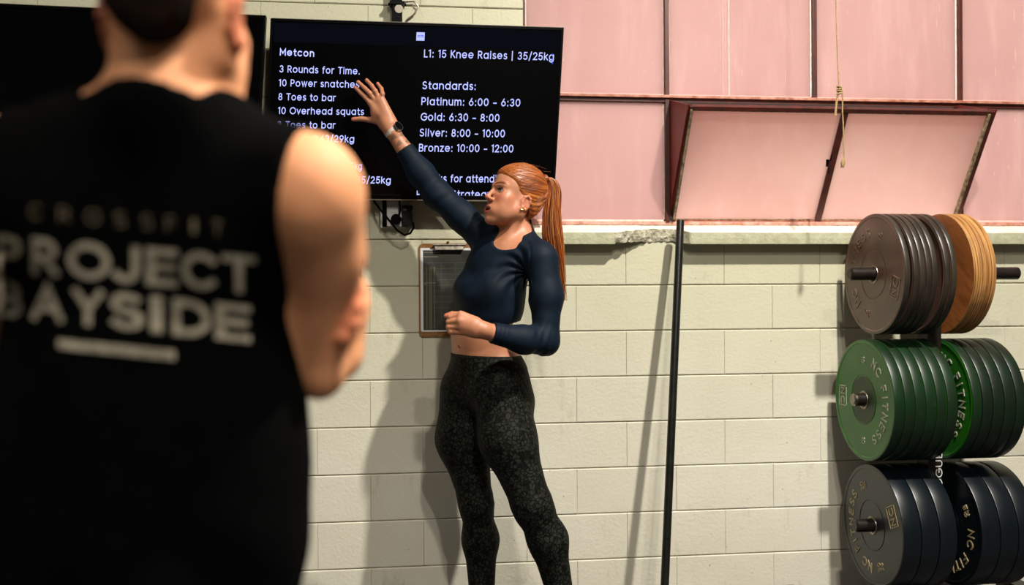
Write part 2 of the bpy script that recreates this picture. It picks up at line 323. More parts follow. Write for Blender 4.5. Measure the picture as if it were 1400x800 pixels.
GL = {  # monoline geometric letters: advance, strokes (cap height 1, x height .74)
 'A': (.86, [[(0, 0), (.40, 1), (.80, 0)], [(.14, .32), (.66, .32)]]),
 'B': (.72, [[(0, 0), (0, 1), (.30, 1)]+_arc(.30, .76, .24, .24, 90, -90, 8)+[(0, .52)], [(.32, .52)]+_arc(.34, .26, .26, .26, 90, -90, 8)+[(0, 0)]]),
 'C': (.98, [_arc(.46, .5, .46, .5, 45, 315, 20)]), 'D': (.90, [[(0, 0), (0, 1), (.30, 1)]+_arc(.30, .5, .50, .5, 90, -90, 14)+[(0, 0)]]),
 'E': (.66, [[(.52, 1), (0, 1), (0, 0), (.52, 0)], [(0, .51), (.47, .51)]]), 'F': (.62, [[(.50, 1), (0, 1), (0, 0)], [(0, .50), (.45, .50)]]),
 'G': (1.0, [_arc(.48, .5, .48, .5, 45, 360, 20)+[(.52, .5)]]), 'I': (.22, [[(0.02, 0), (.02, 1)]]),
 'J': (.62, [[(.46, 1), (.46, .26)]+_arc(.22, .26, .24, .26, 0, -150, 8)]), 'K': (.72, [[(0, 0), (0, 1)], [(.56, 1), (.02, .45)], [(.18, .56), (.60, 0)]]),
 'L': (.56, [[(0, 1), (0, 0), (.46, 0)]]), 'M': (.96, [[(0, 0), (0, 1), (.42, .30), (.84, 1), (.84, 0)]]), 'N': (.86, [[(0, 0), (0, 1), (.68, 0), (.68, 1)]]),
 'O': (1.04, [_arc(.48, .5, .48, .5, 0, 360, 28)]), 'P': (.70, [[(0, 0), (0, 1), (.28, 1)]+_arc(.28, .72, .28, .28, 90, -90, 10)+[(0, .44)]]),
 'R': (.74, [[(0, 0), (0, 1), (.28, 1)]+_arc(.28, .73, .27, .27, 90, -90, 10)+[(0, .46)], [(.28, .46), (.60, 0)]]),
 'S': (.72, [_arc(.29, .75, .26, .25, 40, 270, 12)[:-1]+_arc(.29, .25, .29, .25, 90, -145, 14)]), 'T': (.74, [[(0, 1), (.64, 1)], [(.32, 1), (.32, 0)]]),
 'U': (.82, [[(0, 1), (0, .32)]+_arc(.32, .32, .32, .32, 180, 360, 12)+[(.64, 1)]]), 'Y': (.78, [[(0, 1), (.34, .45), (.68, 1)], [(.34, .45), (.34, 0)]]),
 'a': (.84, [_bowl(_r), [(2*_r, _X), (2*_r, 0)]]), 'b': (.84, [_bowl(_r), [(0, 1.02), (0, 0)]]), 'c': (.76, [_arc(_r, _h, _r, _h, 48, 312, 18)]),
 'd': (.84, [_bowl(_r), [(2*_r, 1.02), (2*_r, 0)]]), 'e': (.84, [[(.02, _h), (2*_r, _h)]+_arc(_r, _h, _r, _h, 0, 318, 20)]),
 'f': (.46, [[(.12, 0), (.12, .84)]+_arc(.28, .84, .16, .18, 180, 90, 6)+[(.34, 1.02)], [(0, .70), (.32, .70)]]),
 'g': (.84, [_bowl(_r), [(2*_r, _X), (2*_r, .02)]+_arc(_r, .0, _r, .30, 0, -160, 10)]), 'h': (.74, [[(0, 0), (0, 1.02)], [(0, .44)]+_arc(.29, .44, .29, .30, 180, 0, 10)+[(.58, 0)]]),
 'i': (.24, [[(.04, 0), (.04, _X)], [(.04, .95), (.04, 1.02)]]), 'k': (.64, [[(0, 0), (0, 1.02)], [(.46, _X), (.02, .32)], [(.16, .44), (.52, 0)]]), 'l': (.24, [[(.04, 0), (.04, 1.02)]]),
 'm': (1.12, [[(0, 0), (0, _X)], [(0, .48)]+_arc(.24, .48, .24, .26, 180, 0, 10)+[(.48, 0)], [(.48, .48)]+_arc(.72, .48, .24, .26, 180, 0, 10)+[(.96, 0)]]),
 'n': (.74, [[(0, 0), (0, _X)], [(0, .44)]+_arc(.29, .44, .29, .30, 180, 0, 10)+[(.58, 0)]]), 'o': (.84, [_bowl(_r)]), 'q': (.84, [_bowl(_r), [(2*_r, _X), (2*_r, -.30)]]),
 'r': (.46, [[(0, 0), (0, _X)], [(0, .46)]+_arc(.26, .46, .26, .28, 180, 95, 6)+[(.34, _X)]]), 's': (.60, [_arc(.23, .555, .20, .185, 40, 270, 10)[:-1]+_arc(.23, .185, .23, .185, 90, -145, 12)]),
 't': (.46, [[(.14, .98), (.14, .18)]+_arc(.30, .18, .16, .18, 180, 260, 5)+[(.36, 0)], [(0, .70), (.34, .70)]]), 'u': (.74, [[(0, _X), (0, .30)]+_arc(.28, .30, .28, .30, 180, 360, 10), [(.56, _X), (.56, 0)]]),
 'v': (.68, [[(0, _X), (.28, 0), (.56, _X)]]), 'w': (.98, [[(0, _X), (.21, 0), (.43, _X), (.65, 0), (.86, _X)]]), 'y': (.68, [[(0, _X), (.29, .04)], [(.57, _X), (.16, -.30)]]), 'z': (.62, [[(0, _X), (.46, _X), (0, 0), (.48, 0)]]),
 '0': (.78, [_arc(.31, .5, .31, .5, 0, 360, 22)]), '1': (.40, [[(0, .90), (.20, 1), (.20, 0)]]), '2': (.72, [_arc(.28, .72, .27, .28, 165, -35, 10)+[(0, 0), (.58, 0)]]),
 '3': (.72, [_arc(.27, .75, .24, .25, 150, -80, 10)+_arc(.27, .26, .28, .26, 80, -155, 12)]), '4': (.76, [[(.62, .24), (0, .24), (.46, 1), (.46, 0)]]), '5': (.72, [[(.52, 1), (.10, 1), (.05, .52)]+_arc(.27, .31, .29, .31, 118, -150, 14)]),
 '6': (.74, [_arc(.29, .31, .29, .31, 0, 360, 18), [(.04, .44), (.38, 1)]]), '7': (.66, [[(0, 1), (.52, 1), (.16, 0)]]), '8': (.74, [_arc(.29, .76, .23, .24, 0, 360, 16), _arc(.29, .26, .29, .26, 0, 360, 18)]),
 '9': (.74, [_arc(.29, .69, .29, .31, 0, 360, 18), [(.54, .56), (.20, 0)]]), '/': (.52, [[(0, -.14), (.36, 1.1)]]), '|': (.34, [[(.06, -.2), (.06, 1.1)]]), ':': (.30, [[(.06, 0), (.06, .07)], [(.06, .60), (.06, .67)]]),
 '.': (.24, [[(.04, 0), (.04, .06)]]), '-': (.62, [[(.02, .37), (.44, .37)]]), '@': (1.26, [_arc(.56, .40, .56, .56, -50, 300, 26), _arc(.54, .40, .24, .26, 0, 360, 16), [(.80, .66), (.80, .30), (.92, .18), (1.05, .22)]]), ' ': (.34, [])}
def text_geo(txt, extrude=0, offset=0, spacing=1, weight=.115):
    """flat lettering as (verts, faces): baseline y=0, left x=0, cap height 1; extrude gives it depth"""
    w = weight+offset; V_, F_ = [], []; x = 0
    for ch in txt:
        adv, strokes = GL[ch]
        for st in strokes:
            pts = [np.array([x+w/2+px*(1-w*.3), w/2+py*(1-w)]) for px, py in st]
            pts = [p for i, p in enumerate(pts) if i == 0 or np.linalg.norm(p-pts[i-1]) > 1e-4]
            closed = np.linalg.norm(pts[0]-pts[-1]) < 1e-3 and len(pts) > 3
            if not closed:
                pass
            n = len(pts); L, R = [], []
            for i in range(n):
                a = pts[i-1] if i else (pts[-2] if closed else None); b = pts[i+1] if i < n-1 else (pts[1] if closed else None)
                t1 = (pts[i]-a)/np.linalg.norm(pts[i]-a) if a is not None else None; t2 = (b-pts[i])/np.linalg.norm(b-pts[i]) if b is not None else None
                if t1 is None: t1 = t2
                if t2 is None: t2 = t1
                n1 = np.array([-t1[1], t1[0]]); n2 = np.array([-t2[1], t2[0]]); m = n1+n2; m = m/(np.linalg.norm(m)+1e-9); k = w/2/max(.42, float(m@n1))
                e = pts[i].copy()
                if not closed and i == 0: e = e-t1*w/2
                if not closed and i == n-1: e = e+t1*w/2
                L.append(e+m*k); R.append(e-m*k)
            base = len(V_)
            V_ += [(p[0], p[1], extrude) for q in zip(L, R) for p in q]
            F_ += [(base+2*i, base+2*i+1, base+2*i+3, base+2*i+2) for i in range(n-1)]
            if extrude:
                b2 = len(V_); V_ += [(p[0], p[1], 0) for q in zip(L, R) for p in q]
                for i in range(n-1): F_ += [(base+2*i, base+2*i+2, b2+2*i+2, b2+2*i), (base+2*i+1, b2+2*i+1, b2+2*i+3, base+2*i+3)]
                F_ += [(base, b2, b2+1, base+1), (base+2*n-2, base+2*n-1, b2+2*n-1, b2+2*n-2)]
        x += (adv+w+.02)*spacing
    return np.array(V_), F_

# ------------------------------------------------------------------ room shell
BH, BL, X0 = .1795, .40, .8545          # course height, block length, joint phase
SILLZ = 8*BH                            # underside of the sill
XWL = onY(715, 15, WALL)[0]             # left edge of the window opening
WTOP = 3.0; XR = 4.6; XL = -3.2
struct = lambda o: tag(o, kind='structure')
b = MB(); yb = WALL+.006
b.box((XL, yb, 0), (XWL, yb+.2, 4.3)); b.box((XWL, yb, 0), (XR, yb+.2, SILLZ-.004)); b.box((XWL, yb, WTOP), (XR, yb+.2, 4.3))
b.box((3.75, yb, SILLZ-.004), (XR, yb+.2, WTOP))
wall_back = struct(b.build('wall_back', M['mortar']))
def block_mesh(w, seed):
    rr = random.Random(seed); g, gv = .0018, .0002; d = .028; bv = .0030
    x0, x1, z0, z1 = gv, w-gv, g, BH-g
    j = lambda a: rr.uniform(-a, a)
    fr = [(x0+.001, 0+j(.0007), z0+bv), (x1-.001, j(.0007), z0+bv), (x1-.001, j(.0007), z1-bv), (x0+.001, j(.0007), z1-bv)]
    md = [(x0, .0022, z0), (x1, .0022, z0), (x1, .0022, z1), (x0, .0022, z1)]
    bk = [(x, d, z) for x, _, z in md]
    md = [(x, .0026, z) for x, _, z in md]
    fs = [(0, 1, 2, 3)]
    for i in range(4): k = (i+1) % 4; fs += [(4+i, 4+k, k, i), (8+i, 8+k, 4+k, 4+i)]
    return newmesh('block', fr+md+bk, fs, M['block'])
BM = {}
def put_block(x, k, w):
    key = (round(w, 3), random.randrange(4))
    if key not in BM: BM[key] = block_mesh(w, len(BM))
    o = bpy.data.objects.new('block', BM[key]); COL.objects.link(o); o.parent = wall_back
    o.location = (x, WALL+random.uniform(-.0008, .0008), k*BH)
def course(k, xa, xb):
    ph = X0 + (0 if k % 2 == 1 else BL/2)      # course 6..7 (just under the sill) carries the odd phase
    n0 = math.floor((xa-ph)/BL); x = ph+n0*BL
    while x < xb-1e-4:
        a, c = max(x, xa), min(x+BL, xb)
        if c-a > .02: put_block(a, k, c-a)
        x += BL
for k in range(0, 8): course(k, -2.0, 3.4)
for k in range(8, 14): course(k, -2.0, XWL)
struct(MB().box((XL, WALL+.004, 14*BH+.003), (XWL, WALL+.02, 4.3)).box((XL, WALL+.004, 0), (-2.0, WALL+.02, 14*BH)).box((3.4, WALL+.004, 0), (XR, WALL+.02, SILLZ-.006)).build('trim_2', M['plaster']))
struct(MB().box((XL-.2, -4.5, -.1), (XR, WALL+.2, 0)).build('floor', M['floor']))
struct(MB().box((XL-.2, -4.5, 4.3), (XR, WALL+.2, 4.4)).build('ceiling', M['ceiling']))
struct(MB().box((XL-.2, -4.5, 0), (XL, WALL+.2, 4.3)).build('wall_left', M['plaster']))
struct(MB().box((XR, -4.5, 0), (XR+.2, WALL+.2, 4.3)).build('wall_right', M['plaster']))
struct(MB().box((XL-.2, -4.7, 0), (XR+.2, -4.5, 4.3)).build('wall_front', M['plaster']))

# sill: two cast lengths, the concrete broken away between them
P0 = .064; YW = WALL+.045               # window plane
zt = onY(1000, 318, WALL-P0)[2]; zb = onY(1000, 333.5, WALL-P0)[2]; zk = onY(1000, 307.5, YW-.012)[2]
def sill_piece(name, xa, xb, broken=None):
    b = MB(); xs = np.arange(xa, xb, .012 if broken else .05); xs = np.append(xs, xb)
    rows = []
    for x in xs:
        p = broken(x) if broken else (P0, 0, 0)
        j = (lambda a: random.uniform(-a, a)) if (broken and p[1] > 0) else (lambda a: 0)
        pr, br, ch = p
        ztx = zt+ch*.018
        rows.append([(x, WALL+.04, zb-.0), (x, WALL-pr+j(.004), zb+br*.012+j(.003)), (x, WALL-pr-(.003 if br else 0)+j(.006), (zb+ztx)/2+j(.004)), (x, WALL-pr+.002+j(.003), ztx+j(.002)), (x, YW-.012, zk), (x, YW+.02, zk), (x, YW+.02, zb)])
    n = 7
    for i in range(len(rows)-1):
        for j in range(n):
            k = (j+1) % n
            b.cur = 0 if j == 3 or j == 4 else (2 if (broken and broken((xs[i]+xs[i+1])/2)[1] > .3) else 1)
            b.add([rows[i][j], rows[i+1][j], rows[i+1][k], rows[i][k]], [(0, 1, 2, 3)])
    b.cur = 1; b.add(rows[0], [tuple(range(n))]); b.add(rows[-1], [tuple(range(n))[::-1]])
    me = b.mesh(name, None, mats=[M['silltop'], M['sillfront'], M['rubble']])
    bm = bmesh.new(); bm.from_mesh(me); bmesh.ops.remove_doubles(bm, verts=bm.verts, dist=1e-5); bmesh.ops.recalc_face_normals(bm, faces=bm.faces); bm.to_mesh(me); bm.free()
    return struct(link(name, me))
xc0, xc1, xc2 = onY(841, 330, WALL-P0)[0], onY(884, 330, WALL)[0], onY(924, 330, WALL)[0]
xc3 = onY(944, 330, WALL-P0)[0]
def brk(x):
    if x < xc0: return (P0, 0, 0)
    if x < xc1: t = (x-xc0)/(xc1-xc0); return (P0*(1-t)+.004*t, .4+.6*t, t)
    if x < xc2: return (.004, 1, 1)
    t = min(1, (x-xc2)/(xc3-xc2)); return (P0*t+.004*(1-t), 1-t if t < 1 else 0, 1-t)
sill_piece('trim_1', XWL+.0, xc0-.05)
sill_piece('trim_3', xc0-.05, xc3+.004, brk)
sill_piece('trim_4', xc3+.004, 3.75)

# ------------------------------------------------------------------ window grid
win = struct(empty('window_1', (XWL, YW, SILLZ)))
def wpart(b, name, m, bevel=0): o = b.build(name, m, win, bevel=bevel); return o
ztr = [onY(1000, 135.5, YW)[2]]; ztr.append(ztr[0]+.50); ztr.append(ztr[0]+1.0)
zbot = onY(1000, 304, YW)[2]
xm = [XWL] + [onY(px, 60, YW)[0] for px in (910, 1111, 1309.2)]; pitch = (xm[3]-xm[1])/2
xm += [xm[3]+pitch, xm[3]+2*pitch, 3.75]
def bar_v(x, z0, z1, w=.018): wpart(MB().box((x-w/2, YW-.022, z0), (x+w/2, YW+.02, z1)), 'mullion', M['frame'], .002)
for i, x in enumerate(xm[1:-1]):
    bar_v(x, ztr[0], WTOP)
    if i in (0, 2, 3, 4): bar_v(x, zbot, ztr[0]-.01)
wpart(MB().box((XWL-.01, YW-.02, zbot), (XWL+.012, YW+.02, WTOP)), 'jamb', M['frame'])
for z in ztr:
    wpart(MB().box((XWL, YW-.03, z-.005), (3.75, YW+.02, z+.006)), 'transom', M['framelight'], .0015)
    wpart(MB().box((XWL, YW-.018, z-.020), (3.75, YW+.02, z-.005)), 'transom_lip', M['frame'])
wpart(MB().box((XWL, YW-.016, zbot-.012), (3.75, YW+.02, zbot+.002)), 'bottom_rail', M['railpink'], .001)
wpart(MB().box((XWL, YW-.022, zk-.004), (3.75, YW+.02, zbot-.012)), 'sill_bed', M['putty'])
def pane(x0, x1, z0, z1):
    o = wpart(MB().box((x0, YW-.004, z0), (x1, YW+.002, z1)), 'pane', M['pane'])
    b = MB(); t = .0065
    for (a, c, d, e) in ((x0, x1, z0, z0+t), (x0, x1, z1-t*.6, z1), (x0, x0+t*.8, z0, z1), (x1-t*.8, x1, z0, z1)):
        b.box((a, YW-.0062, d), (c, YW-.0042, e))
    b.build('putty_line', M['paneedge'], o)
    nd = 5 if x0 > xm[1]-.05 and z0 > ztr[0]-.01 else 2; dr = MB()
    for _ in range(nd*2):
        x = random.uniform(x0+.02, x1-.02); za = random.uniform(z0+.02, z1-.1); l_ = random.uniform(.01, .05); w_d = random.uniform(.0004, .0009)
        dr.box((x, YW-.0052, za), (x+w_d, YW-.0042, za+l_))
    if abs(x0-xm[1]) < .02 and abs(z0-ztr[0]) < .02:
        for px_, w_d, y1 in ((996, .0022, 132), (988, .0008, 128), (991, .0007, 110), (984, .0006, 120)):
            q = onY(px_, y1, YW); dr.box((q[0], YW-.0054, q[2]), (q[0]+w_d, YW-.0042, z1-.01))
    tag(dr.build('paint_drips', M['paneedge'], o), kind='stuff'); return o
levels = [zbot]+ztr+[WTOP]
for r in range(4):
    for c in range(len(xm)-1):
        if r == 0 and c in (1, 2): continue
        g = .009 if c else .012
        pane(xm[c]+g, xm[c+1]-.009, levels[r]+(.003 if r == 0 else .006), levels[r+1]-.020)
# hopper sash: hinged along the bottom, top leaning into the room
hx0, hx1 = xm[1]+.016, xm[3]-.011; hz0 = zbot+.004
tl = None
for Y in np.arange(YW, YW-.6, -.002):
    q = onY(943.5, 144, Y)
    if tl is None and abs(q[0]-hx0) < .004: tl = q
if tl is None: tl = np.array([hx0, YW-.25, ztr[0]-.03])
print('hopper top', tl, 'window plane', YW, 'z', hz0, ztr[0])
ang = math.atan2(YW-tl[1], tl[2]-hz0); SL = math.hypot(YW-tl[1], tl[2]-hz0)
sash = empty('hopper_sash', (0, 0, 0)); sash.parent = win; sash.matrix_parent_inverse = Matrix.Translation(-win.location); tag(sash, 'hopper sash of two panes leaning into the room')
def hp(x, s, n):   # s up along the sash, n out of its inner face
    return (x, YW-s*math.sin(ang)-n*math.cos(ang), hz0+s*math.cos(ang)-n*math.sin(ang))
def hbox(b, x0, x1, s0, s1, n0, n1):
    return b.hexa([hp(x0, s0, n1), hp(x1, s0, n1), hp(x1, s0, n0), hp(x0, s0, n0), hp(x0, s1, n1), hp(x1, s1, n1), hp(x1, s1, n0), hp(x0, s1, n0)])
hm = (hx0+hx1)/2+.004
hbox(MB(), hx0, hx0+.014, 0, SL, -.016, .016).build('sash_stile', M['frame'], sash)
hbox(MB(), hx1-.020, hx1, 0, SL, -.016, .016).build('sash_stile', M['frame'], sash)
hbox(MB(), hm-.013, hm+.011, 0, SL, -.016, .010).build('glazing_bar', M['frame'], sash)
hbox(MB(), hx0, hx1, SL-.014, SL, -.016, .012).build('sash_top_rail', M['frame'], sash)
hbox(MB(), hx0, hx1, 0, .008, -.016, .006).build('sash_bottom_rail', M['framelight'], sash)
b = MB()
for (a, c) in ((hx0+.014, hm-.013), (hm+.011, hx1-.020)):
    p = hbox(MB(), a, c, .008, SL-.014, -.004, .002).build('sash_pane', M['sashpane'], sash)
    q = MB(); hbox(q, a, a+.003, .008, SL-.014, .002, .007); hbox(q, a, c, SL-.019, SL-.014, .002, .007); hbox(q, a, c, .008, .012, .002, .005); q.build('putty_line', M['putty'], p)
hbox(MB(), hx0+.002, hx0+.010, .02, SL-.01, .016, .024).build('worn_edge', M['putty'], sash)
hbox(MB(), hx1-.027, hx1-.019, .02, SL-.01, .004, .018).build('worn_edge', M['putty'], sash)
# triangular draught cheeks beside the open sash
for (x, w) in ((xm[1]+.009, .0065), (xm[3]-.0105, .007)):
    b = MB(); tri = [(YW-.001, hz0+.02), (YW-.001, ztr[0]-.008), (tl[1]-.010, tl[2]+.001)]
    vs = [(x, y, z) for y, z in tri]+[(x+w, y, z) for y, z in tri]
    b.add(vs, [(0, 1, 2), (5, 4, 3), (0, 3, 4, 1), (1, 4, 5, 2), (2, 5, 3, 0)]); b.build('draught_cheek', M['redsteel'], win)
# catch on the glazing bar
cz = onY(1133, 222, YW-.13); cb = MB()
def px3(px, py, Y): return onY(px, py, Y)
cy_ = tl[1]+.10
cb.tube([px3(1131.5, 218, cy_-.035), px3(1131, 228, cy_-.03)], .006, 8).tube([px3(1131, 222, cy_-.03), px3(1136, 219, cy_-.045), px3(1137.5, 210, cy_-.05)], .0028, 8).tube([px3(1131, 222, cy_-.03), px3(1133, 230, cy_-.045), px3(1133.5, 238, cy_-.05)], .0028, 8)
cb.build('sash_catch', M['black'], sash, smooth=True)
# rooms light fittings; the wide left one is an added fill
for i, (x, y, z, p, s, c) in enumerate(LAMPS):
    L = bpy.data.lights.new('lamp_light', 'AREA'); L.shape = 'DISK'; L.size = s; L.energy = p; L.color = c
    t = empty('pendant_or_fill_lamp', (x, y, z)); tag(t, ['pendant lamp nearest the plate rack', 'pendant lamp behind the camera, right of centre', 'added wide soft fill lamp above the left of the room', 'pendant lamp between the camera and the man'][i], 'lamp')
    MB().lathe([(.03, .2), (.07, .16), (.19, .03), (.2, .0), (.195, .0), (.06, .15)], 32, 'z', (x, y, z)).build('lamp_shade', M['pegsteel'], t, smooth=True)
    MB().tube([(x, y, z+.15), (x, y, 4.3)], .008, 8).build('stem', M['pegsteel'], t)
    lo = bpy.data.objects.new('lamp_light', L); COL.objects.link(lo); lo.parent = t; lo.location = (0, 0, -.005)

# ------------------------------------------------------------------ wall mounted screens
def screen_axes(tlp, trp, brp, blp, dtop, dbot):
    tl_, tr_, bl_ = onY(*tlp, WALL-dtop), onY(*trp, WALL-dtop), onY(*blp, WALL-dbot)
    br_ = onY(*brp, WALL-dbot)
    U = ((tr_-tl_)+(br_-bl_))/2; V = ((tl_-bl_)+(tr_-br_))/2; O = (tl_+tr_+bl_+br_)/4-U/2-V/2
    n = np.cross(U, V); n /= np.linalg.norm(n)
    if n[1] > 0: n = -n
    return O, U, V, n                    # n points into the room
def tv(loc_name, corners, label, with_pole):
    O, U, V, n = screen_axes(*corners, .125, .085)
    c = O+U/2+V/2; t = empty(loc_name, c); tag(t, label, 'television', None)
    lu, lv = np.linalg.norm(U), np.linalg.norm(V); uu, vv = U/lu, V/lv
    P = lambda u, v, h: O+uu*u+vv*v+n*h
    def slab(b, u0, u1, v0, v1, h0, h1): return b.hexa([P(u0, v0, h1), P(u1, v0, h1), P(u1, v0, h0), P(u0, v0, h0), P(u0, v1, h1), P(u1, v1, h1), P(u1, v1, h0), P(u0, v1, h0)])
    slab(MB(), 0, lu, 0, lv, -.030, -.001).build('back_case', M['blackmat'], t)
    slab(MB(), .12, lu-.12, lv*.32, lv*.8, -.044, -.030).build('electronics_housing', M['blackmat'], t)
    slab(MB(), .008, lu-.008, .015, lv-.010, -.004, .0).build('display_panel', M['screen'], t)
    b = MB(); slab(b, 0, lu, lv-.011, lv, -.004, .003); slab(b, 0, lu, 0, .016, -.004, .003); slab(b, 0, .009, .016, lv-.011, -.004, .003); slab(b, lu-.009, lu, .016, lv-.011, -.004, .003)
    b.build('bezel', M['black'], t, bevel=.0012)
    slab(MB(), 0, lu, -.0045, .0, -.02, .002).build('bottom_strip', M['bezelshine'], t)
    slab(MB(), .004, lu, lv, lv+.002, -.01, .0).build('top_strip', M['bezelshine'], t)
    return t, O, U, V, n, lu, lv, uu, vv, P
CT = ((370, 25), (771, 38), (757.5, 274.5), (360.5, 270.5))
TV = tv('television', CT, 'large wall screen showing white workout text on black', True)
t, O, U, V, n, lu, lv, uu, vv, P = TV
def uv_at(px, py):                      # where the sight line of a photo pixel meets the screen plane
    d = W(px, py, 1)-CAMPOS; s = np.dot(O-CAMPOS, n)/np.dot(d, n); q = CAMPOS+d*s-O
    A = np.array([uu, vv]).T; r = np.linalg.lstsq(A, q, rcond=None)[0]; return r
def screen_text(txt, x0, yb0, x1, yb1, cap, bold=.02, m='glow', rightalign=False, clip=None, name='text_line'):
    v, f = text_geo(txt, 0, bold)
    a, c = uv_at(x0, yb0), uv_at(x1, yb1); w = v[:, 0].max()-v[:, 0].min()
    h = cap/ (366.) ; ex = c-a; L = np.linalg.norm(ex)
    sx = L/w; e = ex/L; up = np.array([0, 1.])
    pts = [a + e*(q[0]-v[:, 0].min())*sx + up*q[1]*h for q in v]
    b = MB(); b.add([P(p[0], p[1], .0012) for p in pts], f)
    o = b.build(name, M[m], t)
    if clip is not None:
        bm = bmesh.new(); bm.from_mesh(o.data); co = P(0, clip, 0); bmesh.ops.bisect_plane(bm, geom=bm.verts[:]+bm.edges[:]+bm.faces[:], plane_co=co, plane_no=-vv, clear_outer=True); bm.to_mesh(o.data); bm.free()
    return o
def uvslab(name, x0, y0, x1, y1, m, h=.0008, parent=None):
    a, c = uv_at(x0, y1), uv_at(x1, y0)
    return MB().add([P(a[0], a[1], h), P(c[0], a[1], h), P(c[0], c[1], h), P(a[0], c[1], h)], [(0, 1, 2, 3)]).build(name, M[m], parent or t)
a0 = uv_at(376, 60)
MB().add([P(.012, lv-.085, .0006), P(lu-.012, lv-.085, .0006), P(lu-.012, lv-.014, .0006), P(.012, lv-.014, .0006)], [(0, 1, 2, 3)]).build('header_band', M['glowhead'], t)
screen_text('Metcon', 382.5, 76, 429.5, 78, 9.6, .055)
screen_text('3 Rounds for Time.', 382, 99, 491.5, 102, 9.4)
screen_text('10 Power snatches', 381, 118, 491, 120.3, 9.4)
screen_text('8 Toes to bar', 380.5, 137, 459, 138.6, 9.4)
screen_text('10 Overhead squats', 380, 156, 497.5, 157.5, 9.4)
screen_text('8 Toes to bar', 379, 175.3, 458.5, 176, 9.4)
screen_text('Barbell @43/29kg', 378, 193.5, 484, 195, 9.6)
screen_text('45/35kg', 458, 231.5, 494.5, 232.3, 9.6)
screen_text('| 35/25kg', 479, 250.5, 534, 251.3, 9.6)
screen_text('L1: 15 Knee Raises | 35/25kg', 579.5, 78.5, 757, 82.8, 10.6)
screen_text('Standards:', 577.5, 122, 650, 123.2, 10.6)
screen_text('Platinum: 6:00 - 6:30', 576, 143.8, 711, 145.8, 10.6)
screen_text('Gold: 6:30 - 8:00', 575, 165, 682.5, 166.6, 10.6)
screen_text('Silver: 8:00 - 10:00', 573.8, 186.6, 690, 188, 10.6)
screen_text('Bronze: 10:00 - 12:00', 572.6, 207.3, 701.5, 208.6, 10.6)
screen_text('Thanks for attending', 570.5, 249.2, 693, 249.8, 10.6)
vc = uv_at(600, 267.3)[1]
screen_text('Pacing Strategy', 569.5, 270.6, 672, 271, 10.6, clip=vc)
ic = uvslab('round_icon', 569, 44.5, 580.8, 55.5, 'glowicon', .0012)
for (x0, y0, x1, y1) in ((571, 48.2, 574, 49), (575, 48.2, 579, 49), (570.8, 50.1, 573.6, 50.9), (574.5, 50.1, 576.4, 50.9), (577, 50.1, 579.2, 50.9)):
    uvslab('icon_mark', x0, y0, x1, y1, 'glowblue', .0016, ic)
for y in (74.5, 80.5, 86.6): uvslab('scroll_dot', 754, y-1, 756, y+1, 'glowblue', .0018)
# wall bracket and the pole that carries the screen
yp = WALL-.022
pl = empty('screen_pole', onY(543, 20, yp)); tag(pl, 'black steel pole carrying the lit screen, rising above its top edge', 'pole')
xp = onY(543, 15, yp)[0]; b = MB().box((xp-.0195, yp-.0195, onY(543, 200, yp)[2]), (xp+.0195, yp+.0195, 4.3)); b.build('tube', M['black'], pl, bevel=.002)
zc = onY(543, 6, yp)[2]; MB().box((xp-.028, yp-.026, zc-.006), (xp+.028, yp+.020, zc+.006)).tube([(xp-.034, yp, zc), (xp+.034, yp, zc)], .006, 8).build('clamp', M['black'], pl)
s = onY(546.5, 12, yp-.021); MB().lathe([(.0001, -.0215), (.016, -.0215), (.016, -.019)], 24, 'y', (s[0]-.003, yp, s[2])).build('round_sticker', M['bezelshine'], pl)
MB().box((xp-.15, WALL-.052, 1.75), (xp+.15, WALL-.0425, 1.90)).build('bracket', M['blackmat'], pl)
cbl = MB(); cbl.tube([onY(px, py, WALL-.012) for px, py in ((552, 3), (566, 2), (572, 9), (567, 19), (556, 27), (552, 34))], .0028, 8); tag(cbl.build('loose_cable', M['steel'], smooth=True), 'thin loose grey cable looping out beside the screen pole', 'cable')
CT2 = ((-42, 0), (363.5, 24.5), (349, 271), (-52, 268))
TV2 = tv('television', CT2, 'dark switched-off screen behind the man\'s head, left of the lit one', False)

# sockets under the screen
so = empty('power_socket', onY(540, 292, WALL)); tag(so, 'white double wall socket with black plug under the lit screen', 'socket')
def wbox(b, x0, y0, x1, y1, q0, q1):
    a, c = onY(x0, y1, WALL-q1), onY(x1, y0, WALL-q1); return b.box((a[0], WALL-q1, a[2]), (c[0], WALL-q0, c[2]))
wbox(MB(), 520, 268, 553, 311.5, .0008, .030).build('back_box', M['whiteplastic'], so, bevel=.002)
wbox(MB(), 523, 270, 528.5, 310, .0305, .036).build('dark_insert', M['black'], so)
wbox(MB(), 529, 266, 549.5, 309.5, .0305, .040).build('face_plate', M['whiteplastic'], so, bevel=.002)
c = onY(541.5, 299.5, WALL-.06); MB().lathe([(.0001, -.066), (.014, -.066), (.0195, -.060), (.0205, -.041), (.0205, -.04)], 24, 'y', (c[0], WALL, c[2])).build('plug', M['black'], so, smooth=True)
MB().tube([onY(px, py, WALL-.062) for px, py in ((545, 262), (546, 275), (547.5, 287), (545, 296))], .004, 8).build('plug_lead', M['black'], so, smooth=True)
ad = empty('power_adapter', onY(557, 295, WALL)); tag(ad, 'black power adapter with a looping black lead under the lit screen', 'adapter')
wbox(MB(), 549.8, 281, 564, 309, .0008, .058).build('adapter_case', M['blackmat'], ad, bevel=.003)
wbox(MB(), 551.5, 286, 555.5, 287.5, .0582, .0588).build('rating_label', M['putty'], ad)
